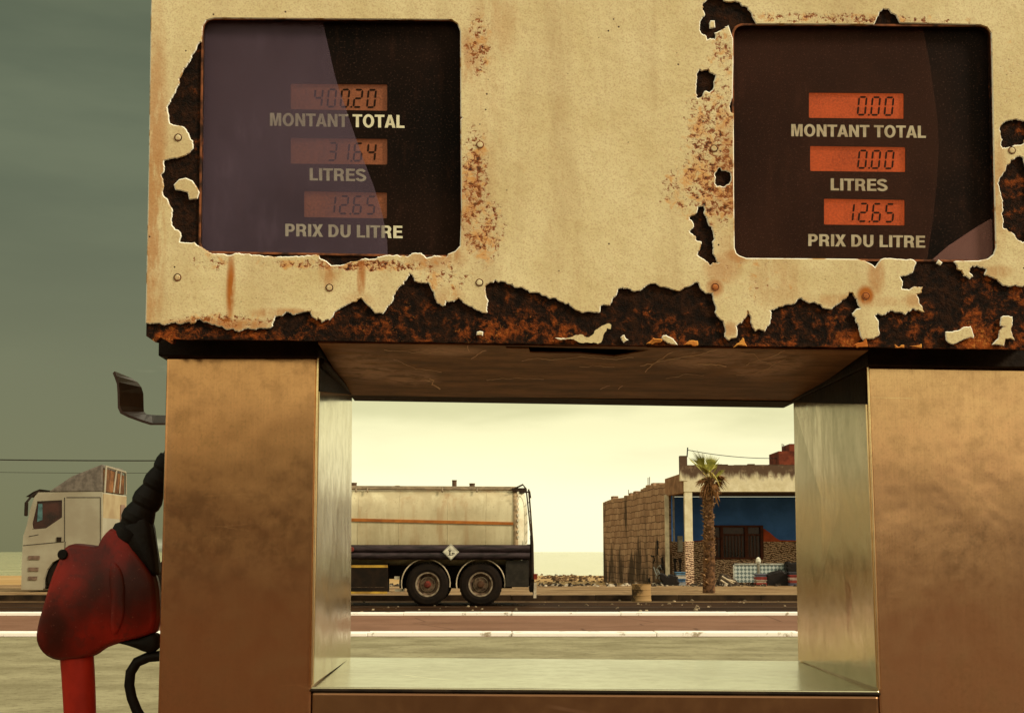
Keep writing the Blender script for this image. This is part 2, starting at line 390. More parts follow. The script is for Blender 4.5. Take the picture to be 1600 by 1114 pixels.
def lcd_mat(name, col, e):
    g = G(name); n = g.noise(350, 3, .7); n1 = g.noise(25, 3)
    c = g.mix(g.step(n, .3, .7), tuple(q * .5 for q in col), col); c = g.mix(g.math('MULTIPLY', g.step(n1, .3, .7), .35), c, tuple(q * 1.3 for q in col))
    g.l(c, g.b.inputs['Emission Color']); g.b.inputs['Emission Strength'].default_value = e
    return g.fin(c, .5, 0, .3)
M_lcd1 = lcd_mat('dim_lcd_backlight', (.24, .075, .028), .3)
M_lcd2 = lcd_mat('orange_lcd_backlight', (.38, .055, .009), .8)
M_seg1 = plain('dim_lcd_segment', (.022, .009, .004), .5, spec=.1)
M_seg = plain('lcd_segment', (.008, .003, .001), .5, spec=.1)
def steel_mat(name, base, rough, axis=(700, 700, 9), dirt=(.3, .15, .06), amt=.2, wave=3.):
    g = G(name); br = g.noise(1, 3, .5, g.coord(axis)); n1 = g.noise(2.6, 4, .5, None, .3); n2 = g.noise(30, 6, .7); sp = g.noise(260, 3, .6)
    c = g.mix(g.math('MULTIPLY', g.step(n1, .4, .7), amt), base, dirt); c = g.mix(g.math('MULTIPLY', g.step(n2, .45, .75), .30), c, dirt); c = g.mix(g.math('MULTIPLY', g.step(sp, .5, .7), .18), c, dirt)
    c = g.mix(g.math('MULTIPLY', g.step(br, .3, .7), .10), c, dirt)
    for rt, sx in ((.5, (3, 30, 3)), (-.35, (3, 3, 26))):      # a few long handling scratches
        e = g.voro(1.1, g.coord(sx, rot=(rt, rt, rt), loc=(rt, 2, 1)), 'DISTANCE_TO_EDGE'); k = g.noise(3, 2, .5, g.coord((1, 1, 1), loc=(rt * 7, 3, 0)))
        c = g.mix(g.math('MULTIPLY', g.math('MULTIPLY', g.step(e, .012, .003), g.step(k, .60, .66)), .55), c, tuple(min(1, q * 1.5 + .05) for q in base))
    r = g.math('ADD', g.step(n2, .3, .75, rough - .015, rough + .07), g.step(n1, .35, .7, 0, .05))
    g.bump(n1, wave * .05, .02); return g.fin(c, r, .93, .5)
M_post = steel_mat('brown_stained_steel', (.70, .37, .18), .11, amt=.16)
M_post2 = steel_mat('worn_brushed_steel', (.86, .54, .30), .12, amt=.18)
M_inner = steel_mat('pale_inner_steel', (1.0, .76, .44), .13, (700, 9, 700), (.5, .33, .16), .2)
M_innerl = steel_mat('darker_inner_steel', (.72, .60, .37), .13, (700, 9, 700), (.4, .26, .12), .4)  # darker base colour for the left inner panel
M_sill = steel_mat('polished_sill_steel', (.66, .64, .42), .17, (9, 700, 700), (.36, .30, .16), .3)
M_black = plain('black_cavity', (.008, .006, .004), .9)
M_dark = plain('dark_painted_steel', (.024, .014, .007), .6, col2=(.010, .006, .003), scale=20, bump=.2, spec=.12)
M_base = steel_mat('brown_base_steel', (.24, .12, .06), .3)

def psheet(px_loops, fr, extrude, bevel=0, w=0, matf=None):
    loops = [[fr.uv(x, y) for x, y in lp] for lp in px_loops]
    vs, fs, ns = fill(loops, extrude, bevel)
    mats = [1 if abs(n.z) < .93 else 0 for n in ns] if matf else 0
    return [Vector((v.x, v.y, v.z + w)) for v in vs], fs, mats
def part_on(mb, name, mats, parent, fr):
    o = mb.build(name, mats); o.parent = parent; place(o, fr.M); return o

D1 = [(318, 31), (719, 33), (720, 400), (313, 393)]
D2 = [(1146, 40), (1547, 42), (1555, 407), (1147, 404)]
# ---- front panel of bare rusted plate, with the two display openings
TOPY = -95
plate_out = [(239, TOPY), (1640, TOPY), (1652, 545), (1652, 546.5)] + jag([(1587, 546), (1300, 542), (1040, 539.5), (780, 536), (500, 532), (400, 531), (268, 530)], 4, .02, closed=False) + \
            [(268, 537), (258, 531), (250, 527), (246, 531), (243, 535), (228, 525), (230, 400), (233, 250), (236, 30)]
m = MB()
vs, fs, mm = psheet([plate_out, rrect(D1, 19), rrect(D2, 21)], CF, .011, 0, -.0125); m.add(vs, fs, mm)
front = part_on(m, 'front_panel', [M_rust], pump, CF)
# ---- cream paint sheet with chips
bot = Zm(220, 380, 5.3333, [(50, 660), (110, 665), (150, 660), (190, 675), (240, 665), (290, 652), (330, 670), (370, 655), (440, 665), (460, 635), (500, 630), (530, 655), (600, 675), (660, 690), (735, 715), (770, 708), (815, 732), (860, 712), (960, 715), (1060, 705), (1095, 690), (1110, 640), (1118, 600), (1180, 600), (1215, 568), (1250, 575), (1285, 592), (1330, 575), (1415, 565), (1422, 540)]) + \
    Zm(480, 380, 5.3333, [(38, 590), (50, 612), (80, 632), (95, 615), (125, 652), (185, 635), (215, 600), (240, 562), (300, 525), (350, 500), (405, 485), (415, 465), (455, 452), (490, 495), (570, 580), (630, 582), (670, 520), (715, 460), (735, 400), (780, 345), (800, 340), (825, 300), (850, 240), (885, 270), (940, 325), (985, 330), (1010, 325), (1045, 390), (1070, 460), (1095, 500), (1130, 520), (1145, 515), (1150, 475), (1220, 482), (1255, 450), (1300, 485), (1350, 520), (1440, 560), (1495, 575), (1502, 480), (1485, 455), (1480, 410)]) + \
    Zm(740, 400, 5.3333, [(88, 290), (90, 250), (130, 220), (180, 195), (225, 205), (270, 215), (330, 240), (440, 280), (520, 300), (630, 350), (680, 345), (740, 382), (830, 430), (905, 470), (1045, 465), (1060, 410), (1130, 408), (1160, 340), (1190, 305), (1215, 265), (1240, 258), (1290, 270), (1340, 292), (1385, 285), (1440, 240), (1470, 225), (1510, 225)]) + \
    Zm(1000, 400, 5.3333, [(135, 228), (200, 255), (290, 280), (360, 262), (425, 238), (470, 208), (490, 220), (520, 285), (550, 308), (610, 308), (625, 400), (628, 470), (660, 515), (700, 565), (712, 600), (708, 670), (738, 697), (795, 675), (803, 620), (795, 580), (840, 555), (875, 510), (888, 445), (905, 460), (925, 530), (940, 590), (960, 620), (1035, 622), (1075, 565), (1072, 455), (1110, 445), (1190, 412), (1260, 400), (1300, 365), (1340, 340), (1360, 365), (1410, 390), (1450, 378), (1500, 400)]) + \
    Zm(1290, 380, 5.3333, [(3, 542), (45, 545), (70, 520), (120, 490), (165, 455), (185, 412), (225, 410), (245, 450), (270, 500), (290, 548), (225, 590), (270, 670), (290, 760), (310, 800), (435, 765), (430, 650), (400, 598), (425, 582), (490, 592), (530, 555), (660, 590), (720, 540), (810, 578), (745, 430), (790, 410), (795, 375), (735, 370), (700, 392), (625, 390), (610, 280), (700, 250), (725, 220), (750, 155)])
bot = jag(bot, 2.2, .10, closed=False)
heart = jag([(1426, 407.5), (1376, 407), (1372, 412), (1367, 420), (1360, 414), (1350, 409), (1336, 406)], 3, .05, closed=False)
left2 = [(1300, 406), (1165, 405), (1154, 401), (1149, 397), (1146, 388), (1145, 300), (1144.5, 179)]
nick = jag([(1140, 177), (1138, 168), (1141, 156), (1144, 152)], 2, .1, closed=False)
left2b = [(1144, 100), (1143.5, 62)]
chipA = jag([(1137, 43), (1134, 44), (1127, 49), (1121.4, 52), (1117, 65.5), (1104, 66), (1094, 53), (1092, 42), (1092, 34), (1099, 26), (1096, 10), (1110, -4), (1150, 2), (1168, 12), (1176, 28)], 2.2, .12, closed=False)
top2 = [(1182, 37.5), (1364, 38.5)] + jag([(1368, 30), (1372, 20), (1388, 14), (1400, 24), (1407, 38)], 2.5, .1, closed=False) + [(1530, 39), (1542, 43), (1549, 53), (1550, 90), (1553, 260), (1556, 388), (1552, 399), (1543, 406), (1528, 409), (1493, 409.5)]
rb = jag(Zm(1290, 380, 5.3333, [(1075, 160), (1095, 215), (1150, 270), (1195, 292), (1215, 275), (1195, 205), (1215, 185), (1250, 180), (1300, 195), (1340, 215), (1325, 262), (1400, 290), (1440, 320), (1500, 350), (1520, 358), (1585, 345), (1640, 352), (1700, 300), (1760, 330), (1930, 300)]), 2.2, .12, closed=False)
outer = bot + heart + left2 + nick + left2b + chipA + top2 + rb + [(1648, 300), (1638, TOPY + 3), (241, TOPY + 3), (237.5, 30), (234.5, 250), (231.5, 400)]
h1 = [(314.5, 66)] + jag(Zm(225, 25, 4.64, [(405, 190), (385, 215), (350, 280), (305, 370), (250, 460), (255, 490), (225, 560), (180, 640), (170, 700), (185, 785), (290, 815), (325, 870), (350, 910), (352, 965), (300, 1010), (240, 1030), (145, 1048)]) +
      Zm(225, 225, 4.64, [(145, 190), (120, 225), (135, 260), (135, 370), (180, 440), (205, 490), (195, 560), (215, 610), (245, 630), (268, 670), (255, 715), (330, 725), (400, 750), (440, 770)]) +
      Zm(220, 380, 5.3333, [(570, 85), (640, 95), (740, 110), (840, 100), (930, 110), (1060, 115), (1200, 122), (1300, 115), (1400, 110), (1480, 110), (1500, 140), (1560, 170)]) +
      Zm(480, 380, 5.3333, [(200, 195), (300, 188), (420, 160), (450, 145), (560, 140), (620, 120), (740, 105), (840, 120), (880, 92), (950, 92), (985, 128), (1100, 115), (1160, 125), (1190, 90)]), 2.2, .08, closed=False) + \
      [(712, 394), (720, 385), (722, 330), (721, 188), (724, 185), (721, 182), (720.5, 50), (716, 38), (706, 31), (335, 28.5), (322, 32), (316, 42)]
hB = jag(Zm(1060, 25, 4.64, [(125, 430), (150, 385), (215, 385), (245, 415), (275, 440), (260, 480), (250, 545), (190, 555), (175, 590), (140, 610), (122, 600), (120, 500)]), 2, .1)
hC = jag(Zm(1060, 225, 4.64, [(260, 210), (290, 170), (340, 190), (382, 218), (386, 245), (366, 300), (340, 322), (270, 318), (255, 290), (262, 250)]), 2, .1)
hD = jag(Zm(1060, 225, 4.64, [(185, 445), (190, 510), (215, 570), (245, 620), (258, 660), (250, 720), (252, 790), (275, 835), (310, 865), (250, 868), (240, 885), (215, 880), (205, 860), (150, 825), (130, 812), (150, 760), (160, 715), (115, 700), (120, 680), (80, 650), (68, 630), (105, 600), (90, 560), (75, 528), (120, 505), (135, 455)]), 2, .1)
hE = jag([(1587, 186), (1575, 188), (1565.5, 192), (1560, 201), (1561, 210), (1564, 219), (1565, 234), (1573.6, 233), (1584, 229), (1600, 226), (1610, 205), (1603, 188)], 2, .1)
hF = jag([(1584, 247), (1577, 250), (1570, 262), (1566, 270), (1560.5, 278), (1559.5, 295), (1561, 301), (1563, 310), (1564, 325), (1563, 334), (1566, 348), (1566, 358), (1575, 364), (1583, 368), (1588, 376), (1602, 380), (1612, 340), (1608, 270), (1598, 246)], 2, .1)
crescent = Zm(225, 225, 4.64, [(225, 300), (260, 265), (305, 255), (350, 275), (380, 320), (398, 355), (385, 395), (335, 400), (325, 350), (270, 335), (235, 330)])
isl = [crescent, Zm(1060, 25, 4.64, [(228, 60), (235, 45), (255, 45), (258, 85), (230, 90)]), [(1466, 408), (1470, 411), (1468, 413.5), (1464, 411.5)]]
m = MB()
vs, fs, mm = psheet([outer, h1, hB, hC, hD, hE, hF] + isl, CF, .0003, .0013, .0015, True); m.add(vs, fs, mm)
fl = [Zm(1290, 380, 5.3333, [(1000, 745), (1150, 705), (1200, 700), (1222, 785), (1150, 795), (1060, 838), (1020, 825), (1003, 790)]),
      Zm(1290, 380, 5.3333, [(1460, 625), (1545, 620), (1535, 740), (1560, 800), (1490, 795), (1475, 850), (1395, 840), (1440, 790), (1445, 735), (1500, 700), (1455, 685)]),
      Zm(740, 400, 5.3333, [(705, 690), (820, 675), (880, 655), (940, 680), (1000, 650), (1060, 590), (1110, 565), (1145, 575), (1140, 610), (1110, 600), (1080, 660), (1060, 722), (930, 722), (880, 722), (840, 700), (760, 695)]),
      Zm(740, 400, 5.3333, [(1230, 680), (1250, 665), (1275, 700), (1250, 715)]), Zm(1000, 400, 5.3333, [(190, 670), (215, 665), (270, 695), (300, 735), (255, 730), (200, 700)]),
      Zm(480, 380, 5.3333, [(1420, 745), (1460, 745), (1458, 765), (1418, 762)])]
vs, fs, mm = psheet([jag(q, 2, .08) for q in fl], CF, .0003, .0011, .002, True); m.add(vs, fs, mm)
part_on(m, 'paint_layer', [M_paint, M_pedge], pump, CF)
fo = [Zm(1290, 380, 5.3333, [(240, 850), (330, 805), (340, 860), (260, 868)]), Zm(1290, 380, 5.3333, [(580, 855), (645, 853), (645, 868), (582, 868)]), Zm(1290, 380, 5.3333, [(745, 860), (790, 848), (790, 868)]),
      Zm(740, 400, 5.3333, [(1460, 725), (1500, 690), (1560, 700), (1550, 718)]), Zm(1000, 400, 5.3333, [(70, 725), (110, 690), (180, 700), (160, 718)]), Zm(1000, 400, 5.3333, [(380, 735), (430, 708), (475, 715), (475, 742)]), Zm(1000, 400, 5.3333, [(800, 745), (855, 690), (885, 745)])]
M_flake = plain('rust_stained_flake', (.78, .36, .07), .6, col2=(.5, .14, .02), scale=60)
for q in fo:
    m = MB(); vs, fs, mm = psheet([jag(q, 2, .1)], CF, .0003, .001, .002); m.add(vs, fs, mm); part_on(m, 'stained_flake', [M_flake], pump, CF)['label'] = 'orange-stained paint flake on the bottom lip'
# ---- rivets
for i, (x, y) in enumerate([(279, 216), (278, 434), (515, 450), (749, 442), (750, 227), (1115, 233), (1117, 449), (1352, 463), (1580, 236)]):
    u, v_ = cuv(x, y); m = MB(); r = 5.6 * MPP
    m.lathe((u, v_, .0), (0, 0, 1), [(0, .0046), (r * .62, .0044), (r * .8, .0036), (r * .82, .0025)], 20, 0)
    m.lathe((u, v_, .0), (0, 0, 1), [(r * .82, .0034), (r * 1.0, .0040), (r * 1.12, .0030), (r * 1.14, .0016)], 20, 1)
    part_on(m, 'rivet', [plain('rusted_rivet', (.6, .2, .05), .6, scale=90) if i in (7, 6) else plain('painted_rivet', (.80, .70, .42), .5, col2=(.6, .42, .2), scale=120), M_rim], pump, CF)

# ---- cabinet body behind the face
top_l, top_r = hit(239, TOPY, CF.o, CF.n), hit(1640, TOPY, CF.o, CF.n)
bl, br_ = hit(232, 531, CF.o, CF.n), hit(1650, 547, CF.o, CF.n)
off = CF.n * .0242
fpts = [bl + off + ZZ * .022, br_ + off + ZZ * .022, top_r + off, top_l + off]
bpts = []
for p in fpts:
    q = p.copy(); d = (BK0 + NN * .11 - p).dot(NN); bpts.append(q + NN * d)
m = MB().hexa(fpts + bpts, [0, 0, 1, 0, 0, 0])
m.build('cabinet_body', [plain('faded_cream_side', (.72, .6, .32), .6, col2=(.42, .2, .07), scale=5, lo=.25, hi=.5), M_dark], pump, bevel=.003)

# ---- lettering
def stroke(c, w):
    l, r = [], []
    for i, p in enumerate(c):
        a = Vector(c[max(i - 1, 0)]); b = Vector(c[min(i + 1, len(c) - 1)]); t = (b - a).normalized(); n = Vector((-t.y, t.x)) * w / 2
        l.append((p[0] + n.x, p[1] + n.y)); r.append((p[0] - n.x, p[1] - n.y))
    return [l + r[::-1]]
def arc(cx, cy, rx, ry, a0, a1, n=14): return [(cx + rx * math.cos(math.radians(a0 + (a1 - a0) * i / n)), cy + ry * math.sin(math.radians(a0 + (a1 - a0) * i / n))) for i in range(n + 1)]
t = .205
GL = {
 'M': (.90, [[(0.06, 0), (0.06, 1), (.34, 1), (.45, .36), (.56, 1), (.84, 1), (.84, 0), (.655, 0), (.655, .76), (.53, 0), (.37, 0), (.245, .76), (.245, 0)]]),
 'N': (.80, [[(.06, 0), (.06, 1), (.27, 1), (.54, .40), (.54, 1), (.74, 1), (.74, 0), (.53, 0), (.26, .62), (.26, 0)]]),
 'T': (.68, [[(.23, 0), (.23, .83), (.0, .83), (.0, 1), (.67, 1), (.67, .83), (.44, .83), (.44, 0)]]),
 'A': (.76, [[(.0, 0), (.27, 1), (.49, 1), (.76, 0), (.54, 0), (.49, .2), (.27, .2), (.22, 0)], [(.31, .36), (.45, .36), (.38, .73)]]),
 'L': (.64, [[(.06, 0), (.06, 1), (.27, 1), (.27, .175), (.62, .175), (.62, 0)]]),
 'I': (.32, [[(.055, 0), (.055, 1), (.265, 1), (.265, 0)]]),
 'E': (.70, [[(.06, 0), (.06, 1), (.66, 1), (.66, .83), (.27, .83), (.27, .61), (.63, .61), (.63, .44), (.27, .44), (.27, .175), (.68, .175), (.68, 0)]]),
 'X': (.74, [[(.0, 0), (.25, .51), (.02, 1), (.26, 1), (.37, .72), (.48, 1), (.72, 1), (.49, .51), (.74, 0), (.5, 0), (.37, .31), (.24, 0)]]),
 'O': (.86, [arc(.43, .5, .39, .525, 0, 345, 30), arc(.43, .5, .185, .335, 0, 345, 30)]),
 'D': (.80, [[(.06, 0), (.06, 1), (.38, 1)] + arc(.38, .5, .36, .5, 80, -80, 16) + [(.38, 0)], [(.27, .17), (.34, .17)] + arc(.34, .5, .19, .33, -80, 80, 12) + [(.34, .83), (.27, .83)]]),
 'U': (.80, [[(.06, 1), (.06, .36)] + arc(.40, .36, .34, .385, 190, 350, 18) + [(.74, .36), (.74, 1), (.53, 1), (.53, .36)] + arc(.40, .36, .13, .20, -10, -170, 12) + [(.27, .36), (.27, 1)]]),
 'P': (.73, [[(.06, 0), (.06, 1), (.42, 1)] + arc(.42, .68, .27, .32, 80, -80, 12) + [(.42, .36), (.27, .36), (.27, 0)], [(.27, .53), (.40, .53)] + arc(.40, .68, .09, .15, -70, 70, 8) + [(.40, .83), (.27, .83)]]),
 'R': (.80, [[(.06, 0), (.06, 1), (.46, 1)] + arc(.46, .72, .26, .28, 80, -45, 10) + [(.64, .45), (.70, .36), (.71, .1), (.76, 0), (.53, 0), (.50, .1), (.49, .28), (.43, .38), (.27, .38), (.27, 0)], [(.27, .55), (.43, .55)] + arc(.43, .69, .08, .14, -70, 70, 8) + [(.43, .83), (.27, .83)]]),
 'S': (.74, stroke(arc(.37, .73, .245, .185, 12, 90, 6) + arc(.37, .73, .25, .185, 100, 225, 10) + [(.33, .545), (.44, .49)] + arc(.375, .275, .26, .195, 50, -90, 12) + arc(.37, .275, .265, .195, -100, -172, 6), t * .93)),
 ' ': (.30, [])}
def text_loops(s, x0, x1, yl, yr, cap):
    """Loops in photo pixels: baseline from (x0, yl) to (x1, yr)."""
    tot = sum(GL[c][0] for c in s); cx = 0; out = []
    for c in s:
        wd, lps = GL[c]
        for lp in lps:
            out.append([(x0 + (x1 - x0) * (cx + x) / tot, yl + (yr - yl) * (cx + x) / tot - y * cap) for x, y in lp])
        cx += wd
    return out
SEG = {'0': 'abcdef', '1': 'bc', '2': 'abged', '3': 'abgcd', '4': 'fgbc', '5': 'afgcd', '6': 'afgcde'}
def seg_loops(ch, cx, cy, wd, ht, sl=.10):
    t = wd * .26; g = t * .12; hw = wd / 2; hh = ht / 2; out = []
    def P(pts): out.append([(cx + x + y * sl, cy - y) for x, y in pts])
    def hz(y): P([(-hw + g + t * .1, y), (-hw + g + t * .6, y + t / 2), (hw - g - t * .6, y + t / 2), (hw - g - t * .1, y), (hw - g - t * .6, y - t / 2), (-hw + g + t * .6, y - t / 2)])
    def vt(x, y0, y1): P([(x, y0 + g + .2), (x - t / 2, y0 + g + t * .6), (x - t / 2, y1 - g - t * .6), (x, y1 - g - .2), (x + t / 2, y1 - g - t * .6), (x + t / 2, y0 + g + t * .6)])
    for q in SEG[ch]:
        {'a': lambda: hz(hh), 'g': lambda: hz(0), 'd': lambda: hz(-hh), 'b': lambda: vt(hw, 0, hh), 'c': lambda: vt(hw, -hh, 0), 'f': lambda: vt(-hw, 0, hh), 'e': lambda: vt(-hw, -hh, 0)}[q]()
    return out
BF = CF.off(-.012)       # board plane, recessed
LF = CF.off(-.0155)      # screens sit a little deeper
def display(quad, wins, texts, reflections, lcdm, segm, lm, label):
    d = MB()
    Q = [(quad[0][0] - 6, quad[0][1] - 6), (quad[1][0] + 6, quad[1][1] - 6), (quad[2][0] + 6, quad[2][1] + 6), (quad[3][0] - 6, quad[3][1] + 6)]
    vs, fs, _ = psheet([rrect(Q, 22)] + [rrect(w_[0], 2, 2) for w_ in wins], BF, .0015, 0, -.0015); d.add(vs, fs, 0)
    o = part_on(d, 'display', [M_board], pump, BF); o['label'] = label
    for q, digs, dot in wins:
        s = MB(); c = Vector(((q[0][0] + q[2][0]) / 2, (q[0][1] + q[2][1]) / 2))
        qq = [(x + (4 if x > c.x else -4), y + (4 if y > c.y else -4)) for x, y in q]
        vs, fs, _ = psheet([qq], LF, .0006, 0, -.0006); s.add(vs, fs, 0)
        lps = []
        for ch, cx, cy, hgt in digs: lps += seg_loops(ch, cx, cy, 11.5, hgt)
        if dot: lps.append([(dot[0] + 1.6 * math.cos(a * .785), dot[1] + 1.6 * math.sin(a * .785)) for a in range(8)])
        vs, fs, _ = psheet(lps, LF, .00015, 0, .0002); s.add(vs, fs, 1)
        part_on(s, 'counter_screen', [lcdm, segm], o, LF)
    for tx in texts:
        s = MB(); vs, fs, _ = psheet(text_loops(*tx), BF, .0002, 0, .0004); s.add(vs, fs, 0)
        part_on(s, 'lettering', [lm], o, BF)
    for lp, mt, dz in reflections:  # each sheet is cut to the outline of a reflection
        s = MB(); vs, fs, _ = psheet([lp], BF, .0001, 0, dz); s.add(vs, fs, 0); part_on(s, 'painted_reflection', [mt], o, BF)
    r = MB(); vs, fs, mm = psheet([rrect([(quad[0][0] - 2.5, quad[0][1] - 2.5), (quad[1][0] + 2.5, quad[1][1] - 2.5), (quad[2][0] + 2.5, quad[2][1] + 2.5), (quad[3][0] - 2.5, quad[3][1] + 2.5)], 20), rrect(quad, 18)], CF, .0006, .0004, -.0002); r.add(vs, fs, 0)
    part_on(r, 'display_rim', [M_rim], o, CF)
Lq = lambda x0, x1, yl0, yr0, yl1, yr1: [(x0, yl0), (x1, yr0), (x1, yr1), (x0, yl1)]
display(D1,
    [(Lq(454, 605, 130.6, 132, 171, 173.5), [('4', 497.5, 153.5, 27), ('0', 518.5, 153.8, 27), ('0', 539, 154, 27), ('2', 559.5, 154.2, 27), ('0', 580.5, 154.5, 27)], (549, 167.5)),
     (Lq(454, 605, 215.5, 217, 256, 257.5), [('3', 519.5, 237.5, 27), ('1', 539, 237.8, 27), ('6', 559.5, 238, 27), ('4', 580.5, 238.3, 27)], (549, 252)),
     (Lq(475, 604.5, 298.5, 301, 339.5, 341.5), [('1', 517.5, 320, 27), ('2', 537.5, 320.5, 27), ('6', 558.5, 320.8, 27), ('5', 579.5, 321, 27)], (547.5, 334.5))],
    [('MONTANT TOTAL', 420.5, 632.5, 197, 200.5, 20), ('LITRES', 482.5, 572.5, 282.2, 283.8, 19.3), ('PRIX DU LITRE', 444.5, 629.5, 369.3, 372.6, 19.4)],
    [([(312, 25), (503, 25), (510, 60), (517, 90), (523.7, 120), (530, 140), (537.5, 161), (545, 184), (552.5, 206), (561, 230), (570, 255), (577.5, 274), (584.5, 293), (592, 317), (598.8, 340), (602, 358), (605, 377), (606, 399), (312, 396)], M_refl1, .0022)],
    M_lcd1, M_seg1, M_letter, 'display half covered by a painted violet reflection, reading 400.20')
display(D2,
    [(Lq(1264, 1412.5, 144.8, 146, 184.5, 186), [('0', 1347, 166, 27.5), ('0', 1368, 166.3, 27.5), ('0', 1389, 166.6, 27.5)], (1357.5, 180)),
     (Lq(1266, 1415, 228.2, 230, 267.5, 269), [('0', 1347.5, 249.3, 27), ('0', 1368.5, 249.6, 27), ('0', 1389.5, 250, 27)], (1358, 263)),
     (Lq(1287.6, 1414, 310.5, 312.5, 351, 352.5), [('1', 1327.5, 332, 27.5), ('2', 1348.5, 332.3, 27.5), ('6', 1369.5, 332.6, 27.5), ('5', 1390, 333, 27.5)], (1358.5, 346.5))],
    [('MONTANT TOTAL', 1235, 1447, 213.3, 216, 18.8), ('LITRES', 1296.5, 1387, 297.8, 299, 18.6), ('PRIX DU LITRE', 1261.5, 1446, 384.6, 387.3, 18.6)],
    [([(1140, 36), (1440, 36), (1452, 100), (1460, 157), (1464, 186), (1466, 229), (1463, 287), (1457, 344), (1447, 412), (1140, 409)], M_refl2, .0022),
     ([(1452, 409), (1480, 385), (1510, 365), (1530, 352), (1546, 343), (1558, 346), (1558, 412), (1452, 412)], M_refl3, .0034)],
    M_lcd2, M_seg, M_letter2, 'display with bright orange screens reading 0.00 and a painted reflection in the lower corner')

# ---- posts, inner walls, soffit, sill, base
def down(p, q, z): t_ = (z - p.z) / (q.z - p.z); return p + (q - p) * t_
zs = pf(925, 1076).z
def hexpost(name, flt, flb, frt, frb, blt, blb, brt, brb, mat, bevel=.004, zt=None):
    return MB().hexa([flb, frb, frt, flt, blb, brb, brt, blt]).build(name, mat, pump, bevel=bevel)
# left post
a, b, c, d = pf(260, 557), pf(247, 1075), pf(497, 557), pf(487, 1072)
e, f_ = pb(548, 612), pb(545, 1027)
b, d, f_ = down(a, b, .15), down(c, d, .15), down(e, f_, .15)
hexpost('post', a, b, c, d, a + NN * DEP, b + NN * DEP, e, f_, M_post)['label'] = 'brown-stained steel post'
# inner lining panel slightly proud, pale steel, with dark gusset above
def lining(name, ft, fb, bt, bb, mat, sgn, fold=True):
    o3 = U * (.0025 * sgn); o1 = U * (.0003 * sgn)
    MB().hexa([fb + o1, fb + o3, ft + o3, ft + o1, bb + o1, bb + o3, bt + o3, bt + o1]).build(name, mat, pump)
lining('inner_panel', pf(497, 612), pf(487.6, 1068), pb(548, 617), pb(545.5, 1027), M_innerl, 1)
lining('gusset', pf(497, 560), pf(497, 611), pb(548, 616), pb(548, 616.5), M_dark, 1)
MB().tube([pf(501, 565), pf(505, 568) + NN * .01, pb(546, 613) - NN * .02], .006, 8).build('rail', M_dark, pump)
# right post
a2, b2, c2, d2 = pf(1355, 572), pf(1373, 1078), pf(1625, 576), pf(1652, 1082)
e2, f2 = pb(1242, 624), pb(1250, 1032)
a2l, c2l = a2, c2; b2, d2, f2 = down(a2, b2, .15), down(c2, d2, .15), down(e2, f2, .15)
hexpost('post', a2, b2, c2, d2, e2, f2, c2 + NN * DEP, d2 + NN * DEP, M_post2)['label'] = 'scuffed bright steel post'
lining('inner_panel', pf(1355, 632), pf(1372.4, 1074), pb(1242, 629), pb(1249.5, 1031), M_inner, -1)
lining('gusset', pf(1355, 576), pf(1355, 631), pb(1242, 628), pb(1242, 628.5), M_dark, -1)
# post edge folds (bright thin flange)
MB().tube([pf(497, 560) - NN * .001, pf(487.5, 1070) - NN * .001], .0022, 6).build('edge_fold', M_inner, pump)
MB().tube([pf(1355.5, 574) - NN * .001, pf(1373, 1076) - NN * .001], .0022, 6).build('edge_fold', M_inner, pump)
# collars under the cabinet head
zc = (bl.z + br_.z) / 2
def collar(xa, ya, xb, yb, yc, yd):
    p = [pf(xa, yc), pf(xb, yd), pf(xb, yb) + ZZ * .024, pf(xa, ya) + ZZ * .024]; p = [q - NN * .012 for q in p]; MB().hexa(p + [q + NN * .54 for q in p]).build('collar', M_dark, pump, bevel=.002)
collar(250, 538, 499, 540, 558, 560)
collar(1353, 551, 1640, 556, 572.5, 577)
